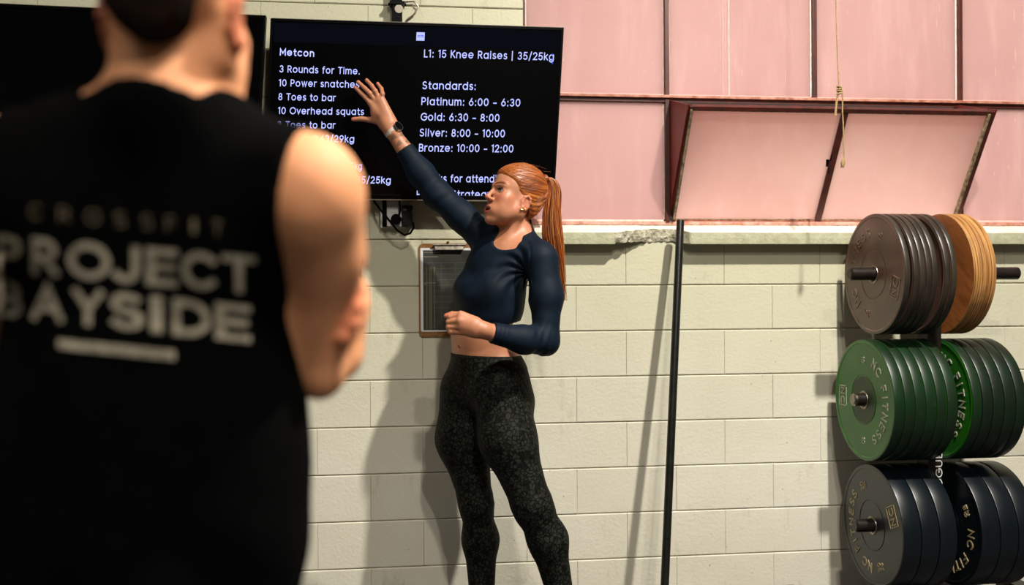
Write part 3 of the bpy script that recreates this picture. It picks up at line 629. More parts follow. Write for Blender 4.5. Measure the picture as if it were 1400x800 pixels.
MB().tube([onY(px, py, WALL-q) for px, py, q in ((505, 262, .03), (512, 276, .06), (521, 288, .08), (535, 305, .085), (543, 315, .08), (553, 321.5, .075), (561, 319, .07), (565.5, 312, .06), (565, 305.5, .05), (562, 304, .045))], .0042, 8).build('lead', M['black'], ad, smooth=True)

# clipboards on the wall
def clipboard(x0, y0, x1, y1, label, grid):
    a, c = onY(x0, y1, WALL-.012), onY(x1, y0, WALL-.012); w, h = c[0]-a[0], c[2]-a[2]
    o = empty('clipboard', (a[0], WALL, a[2])); tag(o, label, 'clipboard', 'clipboards on the wall')
    B = lambda u0, v0, u1, v1, q0, q1, b=None: (b or MB()).box((a[0]+u0, WALL-q1, a[2]+v0), (a[0]+u1, WALL-q0, a[2]+v1))
    bd = MB(); r = .016; cs = []
    for (cx, cz, s0) in ((r, r, 180), (w-r, r, 270), (w-r, h-r, 0), (r, h-r, 90)):
        for k in range(5): t_ = math.radians(s0+k*22.5); cs.append((a[0]+cx+r*math.cos(t_), a[2]+cz+r*math.sin(t_)))
    n_ = len(cs); bd.add([(x, WALL-.007, z) for x, z in cs]+[(x, WALL-.002, z) for x, z in cs], [tuple(range(n_)), tuple(range(2*n_-1, n_-1, -1))]+[(i, i+n_, (i+1) % n_+n_, (i+1) % n_) for i in range(n_)])
    bd.build('board', M['hardboard'], o)
    B(.009, .020, w-.012, h-.020, .0072, .0090).build('paper_sheet', M['paper'], o)
    B(.006, .024, w-.014, h-.017, .0072, .0086).build('paper_sheet', M['paper'], o)
    pr = B(.016, .026, w-.019, h-.026, .0091, .0094).build('printed_area', M['darkprint'], o)
    if grid:
        L = MB()
        rr = random.Random(3)
        for k in range(9): z = h-.075-k*.0215; B(.019, z, w-.022, z+.0012, .0095, .0097, L)
        for k in range(3): B(.03+k*.055, .03, .031+k*.055, h-.07, .0095, .0097, L)
        L.build('ruled_lines', M['printline'], pr)
        T = MB()
        for (z, n0) in ((h-.035, 9), (h-.052, 7), (h-.152, 6), (h-.158, 1)):
            u = .020
            for k in range(n0): wd = rr.uniform(.004, .008); B(u, z, u+wd, z+.0022, .0095, .0097, T); u += wd+.0015
        T.build('printed_words', M['printtext'], pr)
        for u0, wd in ((.026, .006), (.038, .012), (.056, .005)): B(u0, .03, u0+wd, h-.09, .00942, .00948).build('pale_column', M['printline'], pr)
    cl = MB().hexa([(a[0]+.064, WALL-.024, a[2]+h-.024), (a[0]+w-.062, WALL-.024, a[2]+h-.024), (a[0]+w-.062, WALL-.009, a[2]+h-.024), (a[0]+.064, WALL-.009, a[2]+h-.024), (a[0]+.058, WALL-.016, a[2]+h-.002), (a[0]+w-.056, WALL-.016, a[2]+h-.002), (a[0]+w-.056, WALL-.0072, a[2]+h-.002), (a[0]+.058, WALL-.0072, a[2]+h-.002)]).tube([(a[0]+.052, WALL-.019, a[2]+h-.006), (a[0]+w-.052, WALL-.019, a[2]+h-.006)], .0035, 8).build('spring_clip', M['steel'], o)
    MB().tube([(a[0]+w*.48, WALL-.003, a[2]+h+.004), (a[0]+w*.48, WALL-.022, a[2]+h+.004)], .005, 10).build('hanging_pin', M['gold'], o, smooth=True)
    return o
clipboard(573.3, 333, 655, 461, 'brown clipboard with a dark printed sheet behind the woman\'s waist', True)
clipboard(411, 314, 493.3, 388, 'brown clipboard almost wholly hidden behind the man\'s bare arm', False)
k = onY(495, 353, WALL-.03); MB().lathe([(.0001, -.034), (.008, -.033), (.0105, -.026), (.0105, -.002)], 20, 'y', (0, 0, 0)).build('wall_stop', M['blackmat'], smooth=True)
ws = bpy.data.objects['wall_stop']; ws.location = (k[0]-.004, WALL, k[2]); ws.scale = (1, 1, 2.4); tag(ws, 'small dark oval knob on the wall beside the man\'s arm', 'knob')

# rope hanging in front of the panes
YR = 3.18
rp = empty('hanging_rope', onY(1147, 125, YR)); tag(rp, 'thin knotted jute cord hanging in front of the pink panes', 'rope')
R_ = lambda l: [onY(px, py, YR-q) for px, py, q in l]
MB().tube(R_([(1142.5, -280, 0), (1143, 0, 0), (1143.7, 40, 0), (1145.5, 90, 0), (1147, 119, 0)]), .0022, 8).build('cord', M['rope'], rp, smooth=True)
kb = MB()
for i in range(4):
    c = onY(1147.3, 119+i*3.0, YR); tl_ = .35 if i % 2 else -.25
    kb.tube([c+np.array([.0065*math.cos(a)*(1+.15*i/3), .0065*math.sin(a), tl_*.0065*math.cos(a)]) for a in np.linspace(0, 2*math.pi, 13)], .0032, 8)
kb.build('knot', M['rope'], rp, smooth=True)
MB().tube(R_([(1144.5, 127, 0), (1144, 134, .004), (1142.6, 146, .004), (1141.3, 158, .003), (1142.8, 158.5, -.002), (1143.6, 146, -.004), (1145.5, 130, -.004)]), .0026, 8).build('short_loop', M['rope'], rp, smooth=True)
MB().tube(R_([(1149, 120, .002), (1151.5, 125, .002), (1152, 140, 0), (1151.6, 150, 0), (1152.8, 170, 0), (1153.3, 190, 0), (1153.8, 215, 0)]), .0026, 8).build('long_tail', M['rope'], rp, smooth=True)
fb = MB()
for i in range(40):
    a = random.uniform(0, 6.28); s = random.random(); e = onY(1152.5+random.uniform(-3, 2.5), 229+random.uniform(-5, 1), YR)
    p0 = onY(1153.8, 214, YR); p1 = onY(1152.6+3.4*math.cos(a)*.8, 222, YR)+np.array([0, .006*math.sin(a), 0])
    fb.tube([p0, (p0+p1)/2, p1, e+np.array([0, .008*math.sin(a), 0])], [.0016, .0013, .0011, .0008], 5)
fb.build('frayed_tuft', M['rope'], rp)

# leaning pole
pt = onY(930.3, 301.5, WALL-P0-.019); pb = onY(908.8, 800, WALL-.33); dd = (pb-pt); s = pt[2]/(pt[2]-pb[2]); foot = pt+dd*s
pole = empty('leaning_pole', foot); tag(pole, 'long thin black pole leaning on the window sill', 'pole')
ax = (pt-foot); LL = np.linalg.norm(ax); ax /= LL
seg = [0, (bpt := np.linalg.norm(onY(911.5, 736, WALL-.29)-foot)), np.linalg.norm(onY(926, 388, WALL-.13)-foot), LL]
for i in range(3):
    a, c = foot+ax*(seg[i]+.0012), foot+ax*(seg[i+1]-.0012)
    MB().tube([a, c], .0152, 24).build('pole_section', M['pole'], pole, smooth=True)
MB().tube([foot+ax*.005, pt-ax*.002], .0140, 16).build('pole_core', M['blackmat'], pole, smooth=True)

# ------------------------------------------------------------------ plate rack
YK = 3.233; RP = .225
rimX = lambda px, py=400: onY(px, py, YK-RP)[0]
zrow = [onY(1199, 374.5, YK)[2], onY(1183, 546.3, YK)[2], onY(1195, 718, YK)[2]]
rack = empty('plate_rack', (1.945, YK, 0)); tag(rack, 'black upright steel weight rack with horizontal pegs holding bumper plates', 'rack')
PX0, PX1 = 1.914, 1.968
MB().box((PX0, YK-.040, .05), (PX1, YK+.035, zrow[0]+.06)).build('upright', M['pegsteel'], rack, bevel=.004)
for y in (-.28, .22): pass
MB().box((1.45, YK-.04, 0), (2.45, YK+.035, .05)).build('base_rail', M['pegsteel'], rack, bevel=.003)
MB().box((1.45, YK-.26, 0), (1.52, YK+.26, .06)).build('foot', M['pegsteel'], rack, bevel=.003)
MB().box((2.38, YK-.26, 0), (2.45, YK+.26, .06)).build('foot', M['pegsteel'], rack, bevel=.003)
tips = [(1161, 1392), (1164.5, 1440), (1166.5, 1440)]
for z, (a, c) in zip(zrow, tips):
    xa, xb = onY(a, 400, YK)[0], onY(c, 400, YK)[0]
    for (x0, x1, s) in ((xa, PX0, -1), (PX1, xb, 1)):
        e = x0 if s < 0 else x1
        o = MB().tube([(x0 if s > 0 else x0+.012, YK, z), (x1 if s < 0 else x1-.012, YK, z)], .0238, 24).build('peg', M['pegsteel'], rack, smooth=True)
        MB().lathe([(.0001, 0), (.018, 0), (.0238, .005), (.0238, .012), (.0001, .012)], 24, 'x', (0, 0, 0)).build('peg_cap', M['steel'] if a == 1164.5 else M['pegsteel'], o, smooth=True)
        cap = bpy.data.objects[-1] if False else [q for q in o.children][-1]
        cap.location = (e, YK, z); cap.scale = (-s, 1, 1)
tv_, tf_ = text_geo('ROGUE', .0, .012)
w_ = tv_[:, 0].max(); zt_ = onY(1287, 618.5, YK-.041)[2]; zb_ = onY(1287, 679, YK-.041)[2]
MB().add([(PX1-.0005-q[1]*.027, YK-.0412, zb_+(q[0])*(zt_-zb_)/w_) for q in tv_], [f[::-1] for f in tf_]).build('lettering', M['paper'], rack)

def plate_mesh(kind, t):
    b = MB(); R = RP
    if kind == 'wood':
        prof = [(.0262, 0), (R-.002, 0), (R, .002), (R, t-.002), (R-.002, t), (.0262, t)]
        b.cur = 1; b.lathe(prof[:2], 96, 'x'); b.cur = 0; b.lathe(prof[1:5], 96, 'x'); b.cur = 1; b.lathe(prof[4:], 96, 'x'); b.cur = 0; b.lathe([prof[5], prof[0]], 96, 'x')
        return b
    e = .0022
    half = [(.034, e), (.088, e), (.090, e+.0016), (.093, e+.0016), (.095, e*.9), (R-.016, e*.9), (R-.013, 0), (R-.004, 0), (R-.0012, .0012), (R, .004)]
    other = [(r, t-h) for r, h in half[::-1]]
    b.cur = 0; b.lathe(half[:8], 112, 'x'); b.cur = 1; b.lathe(half[7:]+other[:3], 112, 'x'); b.cur = 0; b.lathe(other[2:], 112, 'x'); return b
PLATE_MESHES = {}
NAMES = {}
def make_plate(kind, row, px0, px1, label, group, face=None, rot=0):
    x0, x1 = rimX(px0), rimX(px1); t = x1-x0-.0012
    o = empty('bumper_plate' if kind != 'wood' else 'wooden_plate', (x0, YK, zrow[row]-.0015)); tag(o, label, 'weight plate', group)
    key = (kind, round(t, 3))
    if key not in PLATE_MESHES:
        b = plate_mesh(kind, t)
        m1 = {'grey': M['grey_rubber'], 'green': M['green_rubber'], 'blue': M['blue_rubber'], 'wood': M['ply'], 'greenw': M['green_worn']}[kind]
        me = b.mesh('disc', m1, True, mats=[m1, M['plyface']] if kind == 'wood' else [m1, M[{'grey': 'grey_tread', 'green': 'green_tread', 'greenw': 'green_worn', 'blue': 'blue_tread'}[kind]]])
        bm = bmesh.new(); bm.from_mesh(me); bmesh.ops.remove_doubles(bm, verts=bm.verts, dist=1e-5); bmesh.ops.recalc_face_normals(bm, faces=bm.faces)
        for e in bm.edges:
            if len(e.link_faces) == 2 and e.calc_face_angle(0) > .45: e.smooth = False
        bm.to_mesh(me); bm.free(); PLATE_MESHES[key] = me
        if kind != 'wood':
            b = MB().lathe([(.0250, -.0006), (.0335, -.0006), (.0345, .001), (.0345, t-.001), (.0335, t+.0004), (.0250, t+.0004)], 48, 'x', closed=True)
            PLATE_MESHES[(key, 'hub')] = b.mesh('hub_ring', M['steel'], True)
    d = bpy.data.objects.new('disc', PLATE_MESHES[key]); COL.objects.link(d); d.parent = o
    d.rotation_euler = (random.uniform(0, 6.28), 0, 0)
    if kind != 'wood':
        h = bpy.data.objects.new('hub_ring', PLATE_MESHES[(key, 'hub')]); COL.objects.link(h); h.parent = o
    if face:
        design(o, face, rot)
    return o
def design(o, d, rot):
    """raised arc lettering, boxed monogram and weights on the face that looks to -x; rot turns the design clockwise as seen"""
    wt, mt, unit = d
    mt = M[mt]; lay = .0006
    def pt(a, b, h): # face coordinates: a to the seen right (-y), b up; then turned clockwise by rot
        ca, sa = math.cos(rot), math.sin(rot); a2, b2 = a*ca+b*sa, -a*sa+b*ca
        return (h, -a2, b2)
    def put(bm_, txt, cx, cy, ang, cap, xs=1.0, off=.0, ctr=True):
        v, f = text_geo(txt, .5, off); v = v.copy(); v[:, 0] -= (v[:, 0].max()+v[:, 0].min())/2 if ctr else 0; v[:, 1] -= .5
        ca, sa = math.cos(ang), math.sin(ang)
        pts = []
        for x, y, z in v:
            x, y = x*cap*xs, y*cap; X = cx+x*ca+y*sa; Y_ = cy-x*sa+y*ca
            pts.append(pt(X, Y_, .0020-(.0024 if z > 0 else 0)))
        bm_.add(pts, f)
    b = MB(); txt = 'NC FITNESS'; adv = {'I': .62, ' ': .75}; ws = [adv.get(c, 1.12) for c in txt]; tot = sum(ws); span = math.radians(134); p = 0
    for ch, w in zip(txt, ws):
        a = ((p+w/2)/tot-.5)*span; p += w
        if ch != ' ': put(b, ch,   .158*math.sin(a), .158*math.cos(a), a, .036, .95, .05)
    b.build('arc_lettering', mt, None).parent = o
    b = MB(); put(b, 'NC', 0, -.160, 0, .032, 1.0, .04)
    hw, hh, t = .039, .029, .0038
    for (x0, x1, y0, y1) in ((-hw, hw, -hh, -hh+t), (-hw, hw, hh-t, hh), (-hw, -hw+t, -hh, hh), (hw-t, hw, -hh, hh)):
        q = [(x0, y0-.160), (x1, y0-.160), (x1, y1-.160), (x0, y1-.160)]
        b.hexa([pt(x, y, -.0004) for x, y in q]+[pt(x, y, .0020) for x, y in q])
    b.build('boxed_monogram', mt, None).parent = o
    for s in (-1, 1):
        b = MB(); put(b, wt, s*.150, .010 if unit else 0, 0, .021, .9, .03)
        if unit: put(b, unit, s*.150, -.013, 0, .015, .9, .02)
        b.build('weight_number', mt, None).parent = o
G = [(1238, 1246), (1249.5, 1257), (1258, 1265.7), (1267, 1274), (1275, 1283), (1292.5, 1300), (1302, 1310)]
gl = ['grey bumper plate at the open end of the top left peg, raised lettering facing out', 'second grey plate in from the open end of the top left peg', 'third grey plate in from the open end of the top left peg', 'middle grey plate of seven on the top left peg', 'grey plate just before the wider dark gap on the top left peg', 'grey plate just after the wider dark gap on the top left peg', 'innermost grey plate on the top left peg, nearest the wooden discs']
for i, (a, c) in enumerate(G): make_plate('grey', 0, a, c, gl[i], 'grey plates on the top left peg', ('5', 'grey_letter', 'KG') if i == 0 else None, math.radians(-72))
we = np.linspace(1332, 1363.5, 6)
wl = ['leftmost plywood training disc, its brown face showing', 'second plywood disc from the left on the top right peg', 'middle plywood disc on the top right peg', 'fourth plywood disc from the left on the top right peg', 'rightmost plywood disc, at the open end of the top right peg']
for i in range(5): make_plate('wood', 0, we[i]+.2, we[i+1], wl[i], 'plywood discs on the top right peg')
gb = [1222.6, 1236.6, 1250.8, 1265.4, 1280.3, 1295, 1309.5]
nl = ['outermost green plate with silver lettering, on the middle left peg', 'second green plate from the left on the middle peg', 'third green plate from the left on the middle peg', 'fourth green plate from the left on the middle peg', 'fifth green plate from the left on the middle peg', 'innermost green plate left of the upright']
for i in range(6): make_plate('green', 1, gb[i]+.2, gb[i+1], nl[i], 'green plates left of the upright', ('10', 'green_letter', None) if i == 0 else None, math.radians(90))
gr = [1329.5, 1343, 1357.5, 1373, 1389, 1404]
nr = ['green plate just right of the upright, its lettering in shadow', 'second green plate right of the upright', 'third green plate right of the upright', 'fourth green plate right of the upright', 'green plate cut by the right edge of the picture']
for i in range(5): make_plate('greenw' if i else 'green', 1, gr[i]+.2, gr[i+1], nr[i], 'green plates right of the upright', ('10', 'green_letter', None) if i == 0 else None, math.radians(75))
bb = [1234, 1259, 1284, 1308]
nb = ['outermost dark blue plate with tan lettering, on the bottom left peg', 'middle dark blue plate left of the upright', 'innermost dark blue plate left of the upright']
for i in range(3): make_plate('blue', 2, bb[i]+.2, bb[i+1], nb[i], 'dark blue plates left of the upright', ('20', 'blue_letter', 'KG') if i == 0 else None, math.radians(-115))
br = [1341, 1367, 1392, 1418]
nb2 = ['dark blue plate just right of the upright, monogram in shadow', 'middle dark blue plate right of the upright', 'dark blue plate cut by the right edge of the picture']
for i in range(3): make_plate('blue', 2, br[i]+.2, br[i+1], nb2[i], 'dark blue plates right of the upright', ('20', 'blue_letter', 'KG') if i == 0 else None, math.radians(150))
# scuffed centre of the front green plate
gp = [o for o in bpy.data.objects if o.get('label') == nl[0]][0]
MB().lathe([(.036, .0016), (.087, .0016), (.0875, .0024)], 64, 'x').build('worn_centre', M['green_hub'], None, smooth=True).parent = gp

# ------------------------------------------------------------------ figures: one blended surface per body
def cone(a, b, ra, rb, k=.02): return ('c', np.array(a, float), np.array(b, float), ra, rb, k)
def ell(c, r, Rm=None, k=.02): return ('e', np.array(c, float), np.array(r, float), np.eye(3) if Rm is None else np.array(Rm, float), 0, k)
def prim_d(p, X):
    if p[0] == 'c':
        _, a, b, ra, rb, k = p; ba = b-a; pa = X-a; h = np.clip(pa@ba/(ba@ba+1e-12), 0, 1)
        q = pa-h[:, None]*ba; return np.sqrt((q*q).sum(1))-(ra+(rb-ra)*h)
    _, c, r, Rm, _, k = p; q = (X-c)@Rm.T; k0 = np.sqrt(((q/r)**2).sum(1)); k1 = np.sqrt(((q/r**2)**2).sum(1))
    return k0*(k0-1)/(k1+1e-9)
def smin(a, b, k):
    h = np.maximum(k-np.abs(a-b), 0)/k; return np.minimum(a, b)-h*h*k*.25
def body_d(groups, subs, X, sel=None):
    D = np.full(len(X), 1e3)
    for gi, (k, prims) in enumerate(groups):
        g = None
        for pi, p in enumerate(prims):
            if sel is not None and not sel[0][gi][pi]: continue
            d = prim_d(p, X); g = d if g is None else smin(g, d, p[5])
        if g is not None: D = smin(D, g, k)
    for si, p in enumerate(subs):
        if sel is not None and not sel[1][si]: continue
        D = -smin(-D, prim_d(p, X), p[5])
    return D
def axis(segs):
    out = [segs[0][0]]
    for a, b, h in segs:
        n = max(1, int(round((b-a)/h))); out += list(a+(b-a)*(np.arange(n)+1)/n)
    return np.array(out)
def surface(groups, subs, xs, ys, zs, post=None):
    nx, ny, nz = len(xs), len(ys), len(zs); B = 12
    V = np.full((nx, ny, nz), .05, np.float32)
    for i in range(0, nx, B):
        for j in range(0, ny, B):
            ks = list(range(0, nz, B))
            x, y = xs[i:i+B], ys[j:j+B]; cx, cy = (x[0]+x[-1])/2, (y[0]+y[-1])/2
            C = np.array([[cx, cy, (zs[k]+zs[min(k+B, nz)-1])/2] for k in ks])
            rad = np.array([.5*math.sqrt((x[-1]-x[0])**2+(y[-1]-y[0])**2+(zs[min(k+B, nz)-1]-zs[k])**2)+.004 for k in ks])
            ds = [[prim_d(p, C) for p in pr] for _, pr in groups]; dsb = [prim_d(p, C) for p in subs]
            Dt = body_d(groups, subs, C)
            for n, k in enumerate(ks):
                R = rad[n]
                m = min(float(q[n]) for g in ds for q in g)
                if m > R+.03: continue
                if Dt[n] < -(R*1.3+.03): V[i:i+B, j:j+B, k:k+B] = -.05; continue
                sel = ([[ds[g][q][n] < max(m, -R)+2*R+pr[q][5]+groups[g][0]+.004 for q in range(len(pr))] for g, (_, pr) in enumerate(groups)],
                       [dsb[q][n] < R+subs[q][5]+.012 for q in range(len(subs))])
                z = zs[k:k+B]; G = np.stack(np.meshgrid(x, y, z, indexing='ij'), -1).reshape(-1, 3)
                d = body_d(groups, subs, G, sel)
                if post is not None: d = post(G, d)
                V[i:i+B, j:j+B, k:k+B] = d.reshape(len(x), len(y), len(z))
    S = V < 0
    a = S[:-1]; b = S[1:]; A = a & b; O = a | b
    A = A[:, :-1] & A[:, 1:]; O = O[:, :-1] | O[:, 1:]; A = A[:, :, :-1] & A[:, :, 1:]; O = O[:, :, :-1] | O[:, :, 1:]
    cells = np.argwhere(O & ~A); idx = np.full(A.shape, -1, np.int32); idx[tuple(cells.T)] = np.arange(len(cells))
    acc = np.zeros((len(cells), 3)); cnt = np.zeros(len(cells)); ci, cj, ck = cells.T
    off = [(0, 0, 0), (1, 0, 0), (0, 1, 0), (1, 1, 0), (0, 0, 1), (1, 0, 1), (0, 1, 1), (1, 1, 1)]
    val = [V[ci+a, cj+b, ck+c].astype(float) for a, b, c in off]
    pos = [np.stack([xs[ci+a], ys[cj+b], zs[ck+c]], 1) for a, b, c in off]
    for p, q in ((0, 1), (2, 3), (4, 5), (6, 7), (0, 2), (1, 3), (4, 6), (5, 7), (0, 4), (1, 5), (2, 6), (3, 7)):
        m = (val[p] < 0) != (val[q] < 0); t = np.zeros(len(cells)); t[m] = val[p][m]/(val[p][m]-val[q][m])
        acc += np.where(m[:, None], pos[p]+t[:, None]*(pos[q]-pos[p]), 0); cnt += m
    verts = acc/cnt[:, None]; quads = []
    for ax in range(3):
        sl0 = [slice(None)]*3; sl1 = [slice(None)]*3; sl0[ax] = slice(0, -1); sl1[ax] = slice(1, None)
        e = np.argwhere(S[tuple(sl0)] != S[tuple(sl1)]); o = [q for q in range(3) if q != ax]
        e = e[(e[:, o[0]] > 0) & (e[:, o[1]] > 0) & (e[:, o[0]] < S.shape[o[0]]-1) & (e[:, o[1]] < S.shape[o[1]]-1)]
        def cell(d0, d1): c = e.copy(); c[:, o[0]] -= d0; c[:, o[1]] -= d1; return idx[tuple(c.T)]
        q = np.stack([cell(1, 1), cell(0, 1), cell(0, 0), cell(1, 0)], 1); flip = S[tuple(e.T)]
        if ax == 1: flip = ~flip
        q[~flip] = q[~flip][:, ::-1]; quads.append(q)
    Q = np.concatenate(quads); Q = Q[(Q >= 0).all(1)]
    return verts, Q
def fast_mesh(name, verts, quads, m, tint=None, vec=None):
    me = bpy.data.meshes.new(name); me.vertices.add(len(verts)); me.vertices.foreach_set('co', verts.astype(np.float32).ravel())
    me.loops.add(len(quads)*4); me.loops.foreach_set('vertex_index', quads.astype(np.int32).ravel())
    me.polygons.add(len(quads)); me.polygons.foreach_set('loop_start', np.arange(0, len(quads)*4, 4, dtype=np.int32)); me.polygons.foreach_set('loop_total', np.full(len(quads), 4, np.int32))
    me.polygons.foreach_set('use_smooth', np.ones(len(quads), bool)); me.update(calc_edges=True); me.validate()
    me.materials.append(m)
    if tint is not None:
        a = me.color_attributes.new('tint', 'FLOAT_COLOR', 'POINT'); a.data.foreach_set('color', np.concatenate([tint, np.ones((len(tint), 1))], 1).astype(np.float32).ravel())
    if vec is not None:
        a = me.attributes.new('strand', 'FLOAT_VECTOR', 'POINT'); a.data.foreach_set('vector', vec.astype(np.float32).ravel())
    return me
def ramp01(x, a, b): t = np.clip((x-a)/(b-a), 0, 1); return t*t*(3-2*t)
def paint(base, col, m): return base*(1-m[:, None])+np.array(col[:3])*m[:, None]
UPV = np.array([0, 0, 1.0])

def head_frame(centre, fwd_cam, pitch=0, roll=0):
    """centre in world; fwd_cam = (right, depth) direction of the gaze in camera terms. rows: her left, forward, up"""
    f = RIGHT*fwd_cam[0]+np.array([FWD[0], FWD[1], 0])*fwd_cam[1]; f[2] = 0; f /= np.linalg.norm(f)
    f = f*math.cos(pitch)+UPV*math.sin(pitch); l = np.cross(UPV, f); l /= np.linalg.norm(l); u = np.cross(f, l)
    l, u = l*math.cos(roll)+u*math.sin(roll), u*math.cos(roll)-l*math.sin(roll)
    return centre, np.array([l, f, u])
def head_prims(fr, s=1.0, female=True, mouth_open=True):
    c, A = fr; P = lambda x, y, z: c+s*(A[0]*x+A[1]*y+A[2]*z)
    E = lambda x, y, z, rx, ry, rz, k=.02, tilt=0: ell(P(x, y, z), (rx*s, ry*s, rz*s), A if not tilt else np.array([A[0]*math.cos(tilt)+A[2]*math.sin(tilt), A[1], A[2]*math.cos(tilt)-A[0]*math.sin(tilt)]), k)
    Cn = lambda a, b, ra, rb, k=.01: cone(P(*a), P(*b), ra*s, rb*s, k)
    jw = 1 if female else .98
    pr = [E(0, -.020, .034, .073, .092, .087), E(0, .034, .030, .058, .050, .055, .03), E(0, .030, -.038, .052, .056, .078, .03)]
    for q in (-1, 1):
        pr += [Cn((q*.046*jw, .000, -.060), (q*.016, .066, -.106), .016, .014, .03), Cn((q*.052*jw, -.008, -.025), (q*.046*jw, .000, -.062), .016, .016, .03),
               E(q*.040, .055, -.028, .020, .020, .018, .022), E(q*.034, .050, -.066, .024, .027, .032, .03)]
    pr += [E(0, .080, -.108, .014, .012, .013, .018), Cn((-.018, .077, -.076), (.018, .077, -.076), .0165, .0165, .02)]
    for q in (-1, 1): pr.append(Cn((q*.012, .083, .013), (q*.042, .068, .015), .0075, .0065, .014))
    nose = [Cn((0, .084, .006), (0, .1035, -.030), .0062, .0078, .012), E(0, .1055, -.0345, .0092, .0095, .0082, .006)]
    for q in (-1, 1): nose.append(E(q*.0105, .0945, -.0395, .0068, .0085, .0062, .006))
    o = .004 if mouth_open else 0
    lips = []
    for q in (-1, 1):
        lips += [Cn((0, .0945, -.0665), (q*.010, .0930, -.0652), .0040, .0040, .003), Cn((q*.010, .0930, -.0652), (q*.0225, .083, -.0735), .0040, .0022, .003),
                 Cn((0, .0915, -.0835-o), (q*.012, .0885, -.0828-o), .0050, .0046, .003), Cn((q*.012, .0885, -.0828-o), (q*.0225, .082, -.0745), .0046, .0022, .003)]
    lids = []
    for q in (-1, 1):
        ec = (q*.0315, .0665, -.0035); lids += [E(*ec, .0150, .0142, .0135, .004)]
        for i in range(6):
            a0, a1 = math.radians(10+i*27), math.radians(10+(i+1)*27)
            g = lambda a, zz=.0072: (ec[0]+.0145*math.cos(a), ec[1]+.0125-.004*math.cos(a)**2, ec[2]+zz*math.sin(a)+.0012)
            lids.append(Cn(g(a0), g(a1), .0018, .0018, .002))
    groups = [(.02, pr), (.009, nose), (.006, lips), (.005, lids)]
    ears = []
    for q in (-1, 1):
        for i in range(7):
            a0, a1 = math.radians(-100+i*38), math.radians(-100+(i+1)*38)
            g = lambda a: (q*(.0700+.0060*max(0, math.sin(a+.5))), -.012-.0150*math.cos(a-.15)*1.0+.001, -.028+.0255*math.sin(a))
            ears.append(Cn(g(a0), g(a1), .0046 if i < 5 else .005, .0046, .004))
        ears += [E(q*.0690, -.010, -.030, .0060, .0135, .022, .005), Cn((q*.074, -.002, -.046), (q*.0715, .002, -.053), .0060, .0050, .006), Cn((q*.0725, .0035, -.028), (q*.0715, .004, -.038), .0034, .003, .004)]
    groups.append((.005, ears))
    subs = []
    for q in (-1, 1):
        subs += [E(q*.0325, .0905, -.004, .0165, .0140, .0105, .012), E(q*.0310, .0800, -.0035,   .0132, .0130, .0052, .0015)]
        subs += [E(q*.006, .098, -.0455, .0035, .0050, .0028, .002), E(q*.0785, -.010, -.026, .0040, .0080, .0120, .004)]
    if mouth_open: subs += [E(0, .086, -.0765, .0195, .024, .0046, .0015), E(0, .070, -.0775, .016, .016, .007, .002)]
    return groups, subs, P
def head_tint(T, X, fr, s, base, lipc, browc, blush):
    c, A = fr; q = (X-c)@A.T/s; x, y, z = np.abs(q[:, 0]), q[:, 1], q[:, 2]; near = (np.abs(q).max(1) < .135)
    m = np.exp(-(((x-.042)/.020)**2+((z+.030)/.020)**2))*(y > .03)*.55*near; T = paint(T, blush, m)
    m = np.exp(-((x/.014)**2+((z+.036)/.012)**2+((y-.105)/.02)**2))*.55*near; T = paint(T, blush, m)
    zc = -.0745; hw = .0245; up = .0122*np.clip(1-(x/hw)**2, 0, 1); lo = .0190*np.clip(1-(x/hw)**2, 0, 1)
    m = ((z < zc+up) & (z > zc-lo) & (y > .074) & (x < hw) & near).astype(float)*.9; T = paint(T, lipc, m)
    arch = .0215+.0045*np.sin(np.clip((x-.012)/.034, 0, 1)*2.4)-.0012
    w = .0050*(1-np.clip((x-.030)/.022, 0, 1)*.7); m = np.exp(-((z-arch)/w)**2*1.4)*ramp01(x, .009, .014)*(1-ramp01(x, .045, .052))*(y > .03)*near*.92; T = paint(T, browc, np.clip(m, 0, 1))
    m = np.exp(-(((x-.0315)/.017)**2+((z+.001)/.010)**2))*(y > .05)*near*.38; T = paint(T, (.25, .09, .05), m)
    m = np.exp(-(((x-.0315)/.0150)**2))*np.exp(-((z-.0022)/.0022)**2)*(y > .06)*near*.55; T = paint(T, (.05, .02, .012), m)
    m = np.exp(-((q[:, 0]/.022)**2+((z+.0765)/.0042)**2))*(y > .050)*(y < .0885-.25*x)*near; T = paint(T, (.05, .010, .008), np.clip(m*1.3, 0, .95))
    m = ((np.abs(q[:, 0]) > .066) & (y < .02) & (y > -.04) & (np.abs(z+.028) < .04)).astype(float)*.35; T = paint(T, blush, m)
    return T
def finger(pts, r0, r1): # chain of tapering bones
    n = len(pts)-1; return [cone(pts[i], pts[i+1], r0+(r1-r0)*i/n, r0+(r1-r0)*(i+1)/n, .003) for i in range(n)]

